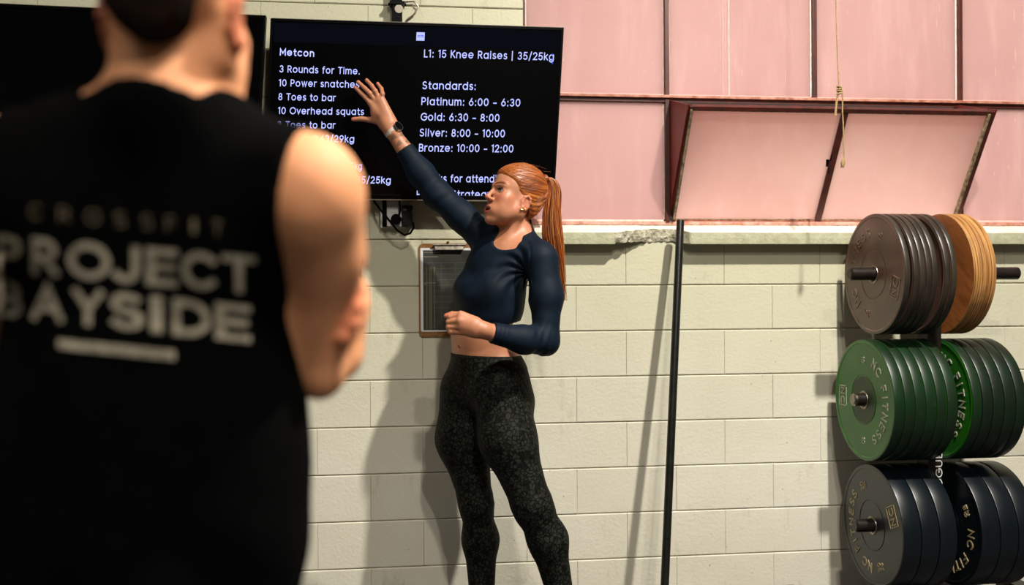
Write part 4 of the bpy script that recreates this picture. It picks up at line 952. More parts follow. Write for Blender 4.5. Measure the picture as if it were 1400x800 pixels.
# ---- the woman at the screen
SK = np.array(lin(190, 129, 96)[:3]); SK2 = np.array(lin(206, 136, 98)[:3])
cd_ = np.array([FWD[0], FWD[1], 0]); cd_ /= np.linalg.norm(cd_); rt = np.cross(cd_, UPV)
th = math.radians(50); Fw = -math.sin(th)*rt-math.cos(th)*cd_; Lw = math.cos(th)*rt-math.sin(th)*cd_
TA = np.array([Lw, Fw, UPV])
def TP(px, py, l=0, f=0, d=3.2): return W(px, py, d)+Lw*l+Fw*f
th2 = math.radians(61)
HPITCH = .27
hfr = head_frame(W(704, 269, 3.17), (-math.sin(th2), -math.cos(th2)), pitch=HPITCH, roll=.0); HS = .97
hg, hs, HP = head_prims(hfr, HS, True, True)
trunk = [ell(TP(676, 385), (.128, .092, .150), TA, .05), ell(TP(658, 462), (.128, .094, .125), TA, .06), ell(TP(660, 520, 0, -.01), (.150, .108, .115), TA, .06),
         cone(W(668, 330, 3.28), W(736, 352, 3.09), .046, .048, .05), ell(TP(690, 352, 0, 0), (.11, .065, .07), TA, .05)]
hipx = ell(TP(674, 506), (.125, .095, .075), TA, .05)
for q in (-1, 1):
    trunk += [ell(TP(672, 397, q*.060, .056), (.055, .044, .054), TA, .035), ell(TP(663, 548, q*.070, -.060), (.082, .078, .085), TA, .05)]
trunk.append(hipx)
neck = [cone(W(703, 336, 3.185), W(704, 288, 3.19), .052, .050, .03), cone(W(703, 318, 3.2), W(738, 346, 3.12), .036, .034, .05), cone(W(700, 318, 3.22), W(668, 330, 3.3), .034, .034, .05),
        cone(W(690, 334, 3.13), W(716, 284, 3.13), .010, .012, .018)]
nearU = [cone(W(741, 357, 3.08), W(747, 405, 3.06), .051, .048, .03), cone(W(747, 405, 3.06), W(746, 468, 3.035), .048, .037, .03)]
nearF = [cone(W(745, 466, 3.035), W(716, 464, 2.99), .037, .038, .03), cone(W(716, 465, 2.99), W(660, 452, 2.935), .038, .0265, .03)]
farU = [cone(W(668, 332, 3.29), W(630, 295, 3.31), .052, .045, .03), cone(W(630, 295, 3.31), W(598, 266, 3.32), .045, .043, .03)]
farF = [cone(W(598, 266, 3.32), W(576, 238, 3.32), .043, .042, .03), cone(W(576, 238, 3.32), W(536, 180, 3.305), .040, .0245, .03)]
legs = [cone(W(638, 535, 3.25), W(634, 600, 3.25), .092, .088, .05), cone(W(634, 600, 3.25), W(651, 688, 3.23), .088, .052, .05), cone(W(651, 688, 3.23), W(657, 738, 3.27), .050, .056, .04), cone(W(657, 738, 3.27), W(660, 852, 3.27), .056, .034, .04),
        cone(W(684, 535, 3.13), W(694, 600, 3.11), .092, .088, .05), cone(W(694, 600, 3.11), W(728, 692, 3.08), .088, .060, .05), cone(W(728, 692, 3.08), W(749, 738, 3.10), .058, .059, .04), cone(W(749, 738, 3.10), W(775, 852, 3.12), .059, .033, .04)]
A1, A2 = W(660, 868, 3.27), W(778, 868, 3.12)
A1[2] = A2[2] = .055
fd1 = -rt*.8-cd_*.6; fd2 = -rt*.45-cd_*.89
feet = [cone(W(660, 852, 3.27), A1, .034, .036, .03), cone(A1+np.array([0, 0, -.01]), A1+fd1*.15+np.array([0, 0, -.028]), .036, .024, .03), cone(W(775, 852, 3.12), A2, .033, .036, .03), cone(A2+np.array([0, 0, -.01]), A2+fd2*.15+np.array([0, 0, -.028]), .036, .024, .03)]
Hd = 3.30  # raised hand, back of it towards us
w_ = lambda px, py, d=Hd: W(px, py, d)
palm1 = [cone(w_(538, 181), w_(529, 169), .0245, .025, .015), cone(w_(531, 172), w_(507, 141, 3.315), .020, .0125, .014), cone(w_(532, 170), w_(514, 136, 3.312), .020, .0125, .014), cone(w_(534, 168), w_(519, 133, 3.31), .019, .0125, .014), cone(w_(536, 168), w_(522.5, 138, 3.305), .017, .012, .014),
         cone(w_(530, 176), w_(514, 163, 3.32), .019, .0125, .014)]
fing1 = [(.004, finger([w_(507.5, 142, 3.315), w_(500, 133.5, 3.312), w_(493.5, 127.3, 3.325), w_(486, 119.8, 3.34)], .0100, .0074)),
         (.004, finger([w_(513, 137.5, 3.312), w_(505.5, 127.5, 3.302), w_(499, 121, 3.315), w_(489.6, 112.3, 3.335)], .0098, .0072)),
         (.004, finger([w_(518, 135, 3.308), w_(513, 124.5, 3.30), w_(508.5, 117.5, 3.312), w_(501.3, 109.6, 3.33)], .0094, .0069)),
         (.004, finger([w_(521.5, 139, 3.305), w_(523, 128.5, 3.30), w_(521.5, 121.5, 3.312), w_(516.4, 114.3, 3.325)], .0086, .0063)),
         (.010, finger([w_(514, 165, 3.32), w_(504.5, 163.8, 3.325), w_(494, 162.6, 3.33), w_(483, 163.2, 3.335)], .0120, .0078))]
palm1 += [ell(w_(518, 154, 3.312), (.030, .014, .026), None, .012), cone(w_(513, 148, 3.315), w_(515, 163, 3.318), .0125, .012, .010)]
Ld = 2.925  # lower hand closed in a loose fist
w2 = lambda px, py, d=Ld: W(px, py, d)
palm2 = [cone(w2(661, 451), w2(648, 447), .0255, .027, .016), cone(w2(650, 441), w2(630, 430.5, 2.925), .019, .0135, .013), cone(w2(648, 446), w2(629, 438.5, 2.915), .021, .0135, .013), cone(w2(648, 451), w2(630, 446.5, 2.918), .021, .013, .013), cone(w2(649, 454), w2(632, 453.5, 2.927), .018, .0125, .013),
         ell(w2(640, 444, 2.95), (.038, .02, .034), None, .015)]
fing2 = []
for (mx, my, md), (qx, qy) in zip(((630, 430.5, 2.925), (629, 438.5, 2.915), (629.5, 446.5, 2.918), (632, 453.5, 2.927)), ((615.5, 433.5), (614, 440), (614, 447), (616.5, 453))):
    fing2.append((.003, finger([w2(mx, my, md), w2(qx, qy, 2.93), w2(qx+3, qy+1, 2.958), w2(qx+13, qy+1, 2.962)], .0112, .0088)))
fing2.append((.004, finger([w2(646, 437, 2.955), w2(630, 430.5, 2.955), w2(618, 430, 2.957), w2(610.5, 432, 2.957)], .0125, .0088)))
navel = [ell(TP(622.5, 474, 0, 0, 3.2)+Fw*0, (.006, .012, .007), TA, .004)]
# put the navel on the belly's own surface
bx = TP(652, 474); nd = Fw.copy(); t_ = .0
for t_ in np.arange(.03, .16, .001):
    if body_d([(.02, trunk)], [], (bx+nd*t_)[None])[0] > 0: break
navel = [ell(bx+nd*t_, (.0045, .010, .0065), TA, .004)]
Wg = [(.02, trunk), (.03, neck)]+hg[:1]+[(.03, nearU+nearF), (.03, farU+farF), (.04, legs), (.02, feet), (.014, palm1), (.014, palm2)]+fing1+fing2+hg[1:]
zs = axis([(-.0, 1.03, .0045), (1.03, 1.19, .0024), (1.19, 1.43, .0036), (1.43, 1.72, .0019), (1.72, 1.82, .0030), (1.82, 2.04, .0020)])
allp = [p for g in Wg for p in g[1]]
lo = np.min([np.minimum(p[1]-.12, p[1]) for p in allp], 0)
cxs = [W(600, 260, 3.2)[0], W(800, 260, 3.2)[0]]
xs = axis([(-.27, .02, .0022), (.02, .30, .0026), (.30, .50, .0019), (.50, .66, .0034)])
ys = axis([(2.72, 3.06, .0028), (3.06, 3.30, .0026), (3.30, 3.56, .0028)])
v, q = surface(Wg, hs+navel, xs, ys, zs)
T = np.repeat(SK[None], len(v), 0)
T = head_tint(T, v, hfr, HS, SK, lin(170, 78, 66), lin(92, 46, 20), lin(196, 108, 82))
for tipp in (W(610.5, 432, 2.957), W(483, 163, 3.34)): T = paint(T, lin(206, 96, 66), np.exp(-((v-tipp)**2).sum(1)/.014**2)*.7)
for grp in fing1+fing2:
    e = grp[1][-1][2]; T = paint(T, lin(212, 120, 88), np.exp(-((v-e)**2).sum(1)/.013**2)*.5)
# ink on the raised forearm
ta, tb = W(536, 180, 3.3), W(560, 212, 3.3); tt = (v-ta)@(tb-ta)/((tb-ta)@(tb-ta)); dist = np.linalg.norm(v-(ta+np.clip(tt, 0, 1)[:, None]*(tb-ta)), axis=1)
ph = v@np.array([150, 40, 120.]); ink = (np.sin(ph)+np.sin(v@np.array([-90, 60, 210.])+1.3)+np.sin(v@np.array([230, 10, -60.]))*.8)
T = paint(T, lin(110, 92, 70), ramp01(ink, .1, 1.1)*((tt > .12) & (tt < 1.3) & (dist < .06))*.8)
woman = empty('person', (W(700, 400, 3.2)[0], W(700, 400, 3.2)[1], 0)); tag(woman, 'woman with copper ponytail in navy crop top pointing at the screen', 'person')
wb = link('body', fast_mesh('body', v, q, M['skin'], T), woman)
print('woman body', len(v))
# ponytail root and hair cap pulled towards it
c_, A_ = hfr; root = HP(0, -.090, .086)
hair_cap = [(.02, [ell(HP(0, -.022, .038), (.079*HS, .097*HS, .091*HS), A_, .02), ell(HP(0, .030, .046), (.063*HS, .053*HS, .051*HS), A_, .03), ell(HP(0, -.035, -.030), (.064*HS, .066*HS, .062*HS), A_, .03)]), (.012, [cone(HP(0, -.070, .074), root, .030, .017, .02)])]
HL = np.array([(-.12, -.040), (-.085, -.038), (-.060, -.030), (-.035, -.020), (-.030, .0), (-.020, .012), (-.010, .022), (.005, .030), (.020, .042), (.035, .047), (.050, .056), (.068, .068), (.085, .080), (.13, .10)])
HLW = np.array([(-.13, -.040), (-.09, -.034), (-.07, -.030), (-.045, -.022), (-.022, .0), (-.012, .014), (.02, .029), (.051, .037), (.070, .058), (.094, .078), (.12, .10)])
def hair_post(G, d):
    qq = (G-c_)@A_.T/HS; x, y, z = qq.T
    yw, zw = y*math.cos(HPITCH)-z*math.sin(HPITCH), y*math.sin(HPITCH)+z*math.cos(HPITCH)
    hl = np.interp(zw, HLW[:, 0], HLW[:, 1])
    n = G-root; n = n/(np.linalg.norm(n, axis=1)[:, None]+1e-6); m = n@A_.T; phi = np.arctan2(m[:, 2], m[:, 0])
    d = d-.0007*(np.sin(phi*34+6*np.sin(z*30+x*22))+.5*np.sin(phi*71+3*np.sin(y*40)))*ramp01(np.linalg.norm(G-root, axis=1), .01, .05)
    d = d+.004*ramp01(yw-hl, -.018, 0)
    ear = np.sqrt(((y+.010)/.020)**2+((z+.028)/.031)**2); d = np.maximum(d, np.where(np.abs(x) > .05, (1-ear)*.02, -1))
    d = np.maximum(d, -(zw+.091+.78*(yw+.03))*.75)
    return np.maximum(d, (yw-hl)*.6)
lo = c_-.16; hi = c_+.16
v, q = surface(hair_cap, [], axis([(lo[0], hi[0], .0019)]), axis([(lo[1], hi[1], .0019)]), axis([(lo[2], hi[2], .0019)]), hair_post)
n = v-root; rr = np.linalg.norm(n, axis=1); m = (n/rr[:, None])@A_.T; phi = np.arctan2(m[:, 2], m[:, 0])
link('hair', fast_mesh('hair', v, q, M['redhair'], None, np.stack([phi*34, rr*6, np.zeros(len(v))], 1)), woman)
HM_ = None
def strands(name, paths, r0, r1, parent, m):
    V_, Q_, S_ = [], [], []; base = 0
    for pth in paths:
        pth = np.array(pth); k = len(pth)
        if np.linalg.norm(np.diff(pth, axis=0), axis=1).min() < 1e-4: continue
        rs = random.random()*40; ra = r0*random.uniform(.6, 1.2)
        t = np.gradient(pth, axis=0); t /= np.linalg.norm(t, axis=1)[:, None]; u = np.cross(t, [.3, .8, .5]); u /= np.linalg.norm(u, axis=1)[:, None]; w = np.cross(t, u)
        R = (ra+(r1-ra)*np.linspace(0, 1, k)**1.5)[:, None]
        for a in (0, 2.094, 4.189): V_.append(pth+R*(math.cos(a)*u+math.sin(a)*w))
        for a in range(3):
            b_ = (a+1) % 3
            for i in range(k-1): Q_.append((base+a*k+i, base+b_*k+i, base+b_*k+i+1, base+a*k+i+1))
        S_.append(np.stack([np.full(3*k, rs), np.tile(np.linspace(0, 1.2, k), 3), np.zeros(3*k)], 1)); base += 3*k
    return link(name, fast_mesh(name, np.concatenate(V_), np.array(Q_), m, None, np.concatenate(S_)), parent)
# ponytail: strands fan from the tie, arch over and fall behind the shoulder
key = [(743, 246, 3.20), (749, 242.5, 3.205), (755, 248, 3.21), (757, 262, 3.21), (754.5, 290, 3.20), (755.5, 325, 3.19), (762, 360, 3.18), (768, 392, 3.17), (770, 411, 3.17)]
Kp = np.array([W(*k) for k in key]); Wd = np.array([.007, .010, .018, .025, .030, .037, .026, .011, .002])
ts = np.linspace(0, len(key)-1, 34)
def interp(A, ts): 
    out = np.stack([np.interp(ts, np.arange(len(A)), A[:, k]) for k in range(A.shape[1])], 1)
    for _ in range(2): out[1:-1] = (out[:-2]+2*out[1:-1]+out[2:])/4
    return out
paths = []
for i in range(420):
    a = random.uniform(0, 6.283); r = math.sqrt(random.random()); lim = random.choice([1, 1, 1, .93, .85, .78, .70, .62])
    tt = ts*lim; c = interp(Kp, tt); wd = np.interp(tt, np.arange(len(Wd)), Wd)
    wob = .002*np.sin(tt*random.uniform(.6, 1.6)+random.uniform(0, 6))*np.clip(tt-1, 0, 2)
    drift = (random.uniform(-.012, .012) if random.random() < .12 else 0)*np.clip((tt-3)/5, 0, 1)**1.5
    paths.append(c+(r*math.cos(a)*wd+wob+drift)[:, None]*rt+(r*math.sin(a)*wd*.8)[:, None]*cd_)
strands('ponytail', paths, .0017, .0004, woman, M['redhair'])
hm_ = bpy.data.objects['hair'].data
hbv = BVHTree.FromPolygons([x.co[:] for x in hm_.vertices], [tuple(f.vertices) for f in hm_.polygons])
co = np.array([x.co[:] for x in hm_.vertices]); sm_ = []
qh = (co-c_)@A_.T/HS; ywv = qh[:, 1]*math.cos(HPITCH)-qh[:, 2]*math.sin(HPITCH); zwv = qh[:, 1]*math.sin(HPITCH)+qh[:, 2]*math.cos(HPITCH)
edge = np.nonzero((ywv-np.interp(zwv, HLW[:, 0], HLW[:, 1]) > -.030) | (zwv < -.06))[0]
for i in range(900):
    p0 = co[random.choice(edge)]+np.array([random.uniform(-.002, .002) for _ in range(3)]); pth = []; lift = random.uniform(.0000, .0007); pp = p0
    for s_ in range(26):
        h = hbv.find_nearest(Vector(pp)); pth.append(np.array(h[0])+np.array(h[1])*lift); dv = root-pp; L_ = np.linalg.norm(dv)
        if L_ < .012: break
        pp = pth[-1]+dv/L_*.0075
    if len(pth) > 5: sm_.append(pth[1:])
tag(strands('combed_strands', sm_, .0006, .0004, woman, M['redhair']), kind='stuff')
fly = []
for i in range(9):
    a = random.uniform(-.9, .9); s0 = HP(random.uniform(-.05, .05), random.uniform(-.09, .05), .0); dirv = A_[2]*math.cos(a)+A_[0]*math.sin(a)
    yy = random.uniform(-.09, .065); zz = .038+.090*math.sqrt(max(0, 1-((yy+.02)/.1)**2)); p0 = HP(.05*math.sin(a), yy, zz*1.0-.002)
    p1 = p0+A_[2]*random.uniform(.002, .006)-A_[1]*.02; p2 = p1-A_[1]*random.uniform(.01, .03)+A_[2]*random.uniform(-.002, .008)
    fly.append([p0, (p0+p1)/2+A_[2]*.001, p1, p2])
for i in range(26):   # loose ends under the tie and at the nape
    p0 = HP(random.uniform(-.03, .06), -.062+random.uniform(-.02, .01), -.052+random.uniform(-.01, .02)); p1 = p0-A_[1]*random.uniform(.008, .02)-A_[2]*.02
    fly.append([p0, p1, p1-A_[1]*.004-A_[2]*random.uniform(.015, .035), p1-A_[1]*random.uniform(-.004, .010)-A_[2]*random.uniform(.04, .07)])
tag(strands('loose_hairs', fly, .0004, .0002, woman, M['redhair']), kind='stuff')
hb = MB(); tc = W(746, 244.5, 3.203); ax_ = Kp[1]-Kp[0]; ax_ /= np.linalg.norm(ax_); u_ = np.cross(ax_, UPV); u_ /= np.linalg.norm(u_); w3 = np.cross(ax_, u_)
for s_ in (-.004, 0, .004):
    hb.tube([tc+ax_*s_+.012*(math.cos(a)*u_+math.sin(a)*w3) for a in np.linspace(0, 2*math.pi, 25)], .0032, 8)
o = hb.build('hair_tie', M['redhair'], woman, smooth=True)
# brows and lashes laid on the skin
bv = BVHTree.FromPolygons([x.co[:] for x in wb.data.vertices], [tuple(f.vertices) for f in wb.data.polygons if (wb.data.vertices[f.vertices[0]].co-Vector(c_)).length < .15])
def on_face(x, z, lift=.0008):
    o = HP(x, .16, z); h = bv.ray_cast(Vector(o), Vector(-A_[1])); return np.array(h[0])+np.array(h[1])*lift if h[0] is not None else None
for s_ in (-1, 1):
    pa = []
    for i in range(110):
        t = random.random(); x = .011+.036*t; z = .0175+.0062*math.sin(min(1, t*1.25)*2.2)-.003*t+random.uniform(-.0030, .0030)*(1-.6*t)
        A0, A1_ = on_face(s_*x, z), on_face(s_*(x+.006), z+.0022*(1-t*1.6))
        if A0 is not None and A1_ is not None: pa.append([A0, (A0+A1_)/2+A_[1]*.0006, A1_])
    strands('eyebrow', pa, .00075, .0003, woman, M['brow'])
    la = []
    for i in range(40):
        a = math.radians(8+164*i/39); e = (s_*.0310+.0128*math.cos(a), 0, -.0035+.0050*math.sin(a)); A0 = on_face(e[0], e[2]+.0006, .0002)
        if A0 is not None: la.append([A0, A0+A_[1]*.0022+A_[2]*.0004, A0+A_[1]*.0040+A_[2]*.0022+A_[0]*math.cos(a)*.002])
    strands('eyelashes', la, .00065, .0003, woman, M['lash'])
    tb_ = MB(); pts = [on_face(s_*.0310+.0130*math.cos(math.radians(a)), -.0035+.0052*math.sin(math.radians(a)), .0003) for a in range(5, 176, 10)]
    pts = [q_ for q_ in pts if q_ is not None]
    if len(pts) > 3: tb_.tube(pts, .0007, 6).build('lash_line', M['lash'], woman, smooth=True)
# eyes
for s_ in (-1, 1):
    e = HP(s_*.0312, .0660, -.0035); r = .0130*HS; g = (W(560, 235, 3.25)-e); g /= np.linalg.norm(g)
    g = A_[1]*.93+A_[0]*.18+A_[2]*.12; g /= np.linalg.norm(g)
    a = np.cross(g, UPV); a /= np.linalg.norm(a); b_ = np.cross(g, a)
    eb = MB(); vs = []; n1, n2 = 14, 20; mi = []
    for i in range(n1+1):
        p_ = math.pi*i/n1
        for j in range(n2): t2 = 2*math.pi*j/n2; vs.append(e+r*(g*math.cos(p_)+math.sin(p_)*(a*math.cos(t2)+b_*math.sin(t2))))
    for i in range(n1):
        eb.cur = 1 if i < 2 else 0
        for j in range(n2): eb.add([], []); eb.f.append((i*n2+j, i*n2+(j+1) % n2, (i+1)*n2+(j+1) % n2, (i+1)*n2+j)); eb.mi.append(eb.cur)
    eb.v = [tuple(x) for x in vs]; eb.build('eye', None, woman, smooth=True, mats=[M['eye'], M['iris']])
for (x, y, z, r) in ((.0765, .004, -.056, .0027), (.0775, -.002, -.0545, .0024), (.079, -.009, -.050, .0022)):
    p = HP(x, y, z); MB().lathe([(.0001, r), (r*.7, r*.7), (r, 0), (r*.7, -r*.7), (.0001, -r)], 12, 'z', p).build('ear_stud', M['gold'], woman, smooth=True)
# navy top
def inflate(groups, o): return [(k, [(p[:3]+(p[3]+o, p[4]+o, p[5])) if p[0] == 'c' else (p[0], p[1], p[2]+o, p[3], 0, p[5]) for p in pr]) for k, pr in groups]
chest = trunk[:1]+[ell(TP(666, 428), (.124, .094, .09), TA, .06)]+trunk[3:5]+[trunk[5], trunk[7], ell(TP(671, 404, 0, .072), (.07, .050, .050), TA, .03)]
Tg = inflate([(.02, chest), (.03, neck), (.03, nearU+nearF), (.03, farU+farF)], .0052)
d1 = W(660, 452, 2.935)-W(716, 465, 2.99); d1 /= np.linalg.norm(d1); c1 = W(672, 456, 2.947)
d2 = W(536, 180, 3.305)-W(576, 238, 3.32); d2 /= np.linalg.norm(d2); c2 = W(552, 204, 3.31)
def fold(G, a, b, c, ph): return np.sin(G@np.array([a, b, c])+ph)
el, ap = W(744, 462, 3.03), W(722, 372, 3.05)
def top_post(G, d):
    e1 = (G-c1)@d1; e2 = (G-c2)@d2; l1 = np.linalg.norm(G-c1, axis=1) < .07; l2 = np.linalg.norm(G-c2, axis=1) < .10
    # folds: across the inner elbow, fanning from the armpit, along the forearm
    re = np.linalg.norm(G-el, axis=1); wr = np.exp(-(re/.070)**2)*.0018*((G-el)@rt < .02)
    t = (G-el)@d1; d = d+wr*np.sin(t*210+G[:, 2]*55)
    fa = np.exp(-((G-c1)@d1/.05)**2)*(np.linalg.norm(G-c1, axis=1) < .10)*.0011; d = d+fa*np.sin(e1*430+G[:, 2]*60)*.8
    na = G-ap; ra = np.linalg.norm(na, axis=1); an = np.arctan2(na[:, 2], na@rt); d = d+.0024*np.exp(-((ra-.075)/.055)**2)*np.sin(an*13+3*np.sin(ra*30))*((na@rt) < .01)
    r2 = (G-W(598, 266, 3.32)); d = d+.0010*np.exp(-(np.linalg.norm(r2, axis=1)/.09)**2)*np.sin(r2@d2*130+r2[:, 2]*40)
    r3 = (G-W(650, 318, 3.3)); d = d+.0016*np.exp(-(np.linalg.norm(r3, axis=1)/.06)**2)*np.sin(r3@d2*150)
    d = np.where(l1, np.maximum(d, e1), d); d = np.where(l2 & (e2 > -.05), np.maximum(d, e2), d)
    d = np.where((G-c1)@d1 > .05, np.where(G[:, 1] < 3.02, .05, d), d); d = np.where(G[:, 2] > c2[2]+.06, .05, d)
    hem = W(640, 440, 3.2)[2]+.012*np.sin(G[:, 0]*17)
    tor = ((G-W(741, 357, 3.08))@Lw < -.035)&(G[:, 2] < hem+.02)
    near = np.array([min(1, 1)]) 
    arm = np.minimum(prim_d(nearF[0], G), prim_d(nearF[1], G)) < .022
    arm2 = prim_d(nearU[1], G) < .022
    d = np.where((G[:, 2] < hem) & ~arm & ~arm2, np.maximum(d, .001+(hem-G[:, 2])), d)
    return d
nk = [cone(W(704, 320, 3.165), W(706, 296, 3.14), .0565, .060, .006), ell(W(693, 327, 3.115), (.050, .05, .040), None, .01)]
v, q = surface(Tg, nk, axis([(-.12, .62, .0031)]), axis([(2.82, 3.50, .0034)]), axis([(.98, 1.90, .003)]), top_post)
top = link('crop_top', fast_mesh('crop_top', v, q, M['navy']), woman)
# leggings
Lg = inflate([(.02, [trunk[1], trunk[2], trunk[6], trunk[8], hipx]), (.04, legs)], .0032)
def leg_post(G, d):
    wz = W(660, 484, 3.2)[2]+((G-W(660, 484, 3.2))@rt)*-.03
    d = d-.0012*(G[:, 2] > wz-.045)*1.0; kn = np.linalg.norm(G-W(728, 692, 3.08), axis=1); d = d+.0014*np.exp(-((kn)/.07)**2)*np.sin(G[:, 2]*160+G[:, 0]*90)
    kn = np.linalg.norm(G-W(651, 692, 3.23), axis=1); d = d+.0014*np.exp(-((kn)/.07)**2)*np.sin(G[:, 2]*150-G[:, 0]*60)
    return np.maximum(np.maximum(d, G[:, 2]-wz), .10-G[:, 2])
v, q = surface(Lg, [], axis([(-.02, .66, .0042)]), axis([(2.92, 3.50, .0042)]), axis([(.08, 1.06, .0042)]), leg_post)
link('leggings', fast_mesh('leggings', v, q, M['leggings']), woman)
Sg = inflate([(.02, feet)], .008)
v, q = surface(Sg, [], axis([(-.12, .76, .006)]), axis([(2.75, 3.50, .006)]), axis([(-.01, .16, .006)]), lambda G, d: np.maximum(np.maximum(d, G[:, 2]-.10), .001-G[:, 2]))
link('shoes', fast_mesh('shoes', v, q, M['shoe']), woman)
# watch on the raised wrist
wc, wa = W(536.5, 179.5, 3.305), (W(536, 180, 3.305)-W(576, 238, 3.32)); wa /= np.linalg.norm(wa)
wn = np.cross(wa, cd_); wn /= np.linalg.norm(wn); wn = wn if wn@rt > 0 else -wn; wk = np.cross(wa, wn); fcn = wn*.80-cd_*.60; fcn -= wa*(fcn@wa); fcn /= np.linalg.norm(fcn); fcs = np.cross(wa, fcn)
watch = MB(); rs = []
for a in np.linspace(0, 2*math.pi, 33)[:-1]:
    dr = fcn*math.cos(a)+fcs*math.sin(a); R0 = .0285
    rs.append([wc+dr*R0-wa*.008, wc+dr*(R0+.0028)-wa*.008, wc+dr*(R0+.0028)+wa*.008, wc+dr*R0+wa*.008])
for i in range(32):
    k = (i+1) % 32
    for j in range(4): m_ = (j+1) % 4; watch.add([rs[i][j], rs[k][j], rs[k][m_], rs[i][m_]], [(0, 1, 2, 3)])
wt = empty('wristwatch', wc); tag(wt, 'round watch with dark face and pale strap on the raised wrist', 'watch')
watch.build('strap', M['strap'], wt)
def disc(r0, h0, r1, h1, name, m, par):
    b = MB(); n = 28; rings = []
    for r, h in ((.0005, h0), (r0, h0), (r1, h1), (.0005, h1)):
        rings += [wc+fcn*(.0290+h)+r*(math.cos(t)*wa+math.sin(t)*fcs) for t in np.linspace(0, 2*math.pi, n+1)[:-1]]
    b.add(rings, [(i*n+j, i*n+(j+1) % n, (i+1)*n+(j+1) % n, (i+1)*n+j) for i in range(3) for j in range(n)]); return b.build(name, m, par, smooth=True)
disc(.0190, 0, .0185, .009, 'watch_case', M['chrome'], wt); disc(.0165, .0088, .0160, .0100, 'watch_face', M['screen'], wt)

# ---- the man in the foreground, seen from behind
SM = np.array(lin(232, 162, 116)[:3]); rl = math.radians(4.5)
mU = UPV*math.cos(rl)+rt*math.sin(rl)*-1.0*-1; mU = UPV*math.cos(rl)+rt*math.sin(rl); mR = rt*math.cos(rl)-UPV*math.sin(rl)
MA = np.array([mR, cd_, mU])
mc = W(206, 400, 1.15)
def MPt(x, z, dep): return mc+mR*x+UPV*0+mU*z+cd_*dep     # x to the right, z above the lens height, dep away from us
hm_fr = head_frame(W(242, 4, 1.10), (.06, 1.0), pitch=-.05, roll=.0)
mg, ms, MH = head_prims(hm_fr, 1.08, False, False)
mt = [ell(MPt(0, .04, .03), (.186, .115, .235), MA, .06), ell(MPt(0, -.20, .03), (.182, .105, .22), MA, .08), ell(MPt(0, -.42, .03), (.170, .115, .16), MA, .08),
      cone(MPt(-.165, .138, 0), MPt(.165, .142, 0), .060, .060, .06), ell(MPt(-.085, .10, -.035), (.085, .07, .11), MA, .04), ell(MPt(.085, .10, -.035), (.085, .07, .11), MA, .04)]
mn = [cone(W(222, 140, 1.09), W(236, 20, 1.11), .062, .058, .02), cone(W(222, 158, 1.10), MPt(.165, .140, 0), .046, .044, .04), cone(W(214, 154, 1.10), MPt(-.165, .138, 0), .048, .046, .04)]
d_ = 1.12
ru = [ell(W(420, 268, 1.10), (.058, .060, .070), MA, .04), cone(W(424, 270, 1.11), W(440, 350, 1.15), .055, .049, .05), cone(W(440, 350, 1.15), W(437, 490, 1.20), .048, .033, .03)]
rf = [cone(W(436, 512, 1.21), W(452, 480, 1.26), .034, .040, .012), cone(W(452, 480, 1.26), W(468, 400, 1.29), .040, .036, .02), cone(W(450, 478, 1.29), W(250, 400, 1.37), .038, .030, .03), cone(W(250, 400, 1.36), W(190, 380, 1.37), .024, .018, .02)]
lu = [ell(MPt(-.215, .13, .01), (.060, .062, .078), MA, .05), cone(MPt(-.225, .12, .02), MPt(-.262, .0, .07), .055, .052, .04), cone(MPt(-.262, 0, .07), MPt(-.245, -.15, .16), .052, .044, .04)]
lf = [cone(MPt(-.245, -.15, .16), MPt(-.10, -.12, .25), .044, .042, .03), cone(MPt(-.10, -.12, .24), W(420, 415, 1.30), .040, .029, .03), cone(W(420, 415, 1.30), W(470, 420, 1.25), .030, .028, .02)]
mh = []
for i, (y0, x1) in enumerate(((392, 489), (414, 492), (436, 488), (456, 478))):
    mh.append((.006, finger([W(462, y0+4, 1.25), W(484+(-i*2), y0, 1.215), W(x1-i, y0+2, 1.185), W(x1-7, y0+6, 1.165)], .0125, .0105)))
ml = [cone(MPt(q*.085, -.50, .03), MPt(q*.095, -.78, .02), .092, .060, .05) for q in (-1, 1)]+[cone(MPt(q*.095, -.78, .02), np.array([*(MPt(q*.10, -1.1, .04)[:2]), .09]), .058, .038, .05) for q in (-1, 1)]
mf = []
for q in (-1, 1):
    a = MPt(q*.10, -1.1, .04); a = np.array([a[0], a[1], .06]); mf.append(cone(a, a+cd_*.17+np.array([0, 0, -.02]), .04, .03, .03))
Mg = [(.03, mt), (.05, mn)]+mg[:1]+[(.04, ru), (.010, rf), (.04, lu+lf), (.04, ml+mf)]+mh+mg[1:]
v, q = surface(Mg, ms, axis([(-1.05, .10, .0055)]), axis([(.80, 1.75, .0055)]), axis([(-.0, 1.30, .007), (1.30, 1.85, .0045)]))
T = np.repeat(SM[None], len(v), 0); T = head_tint(T, v, hm_fr, 1.08, SM, lin(180, 100, 84), lin(60, 40, 24), lin(214, 120, 92))
for g in mh: T = paint(T, lin(224, 116, 84), np.exp(-((v-g[1][-1][2])**2).sum(1)/.018**2)*.6)
cM, AM = hm_fr; qq = (v-cM)@AM.T/1.08
T = paint(T, lin(150, 52, 28), ((np.abs(qq[:, 0]) > .068) & (np.abs(qq[:, 2]+.028) < .045) & (np.abs(qq[:, 1]+.01) < .035)).astype(float)*.5)
man = empty('person', (mc[0], mc[1], 0)); tag(man, 'man in black sleeveless shirt seen from behind, out of focus in the foreground', 'person')
link('body', fast_mesh('body', v, q, M['skin2'], T), man); print('man body', len(v))
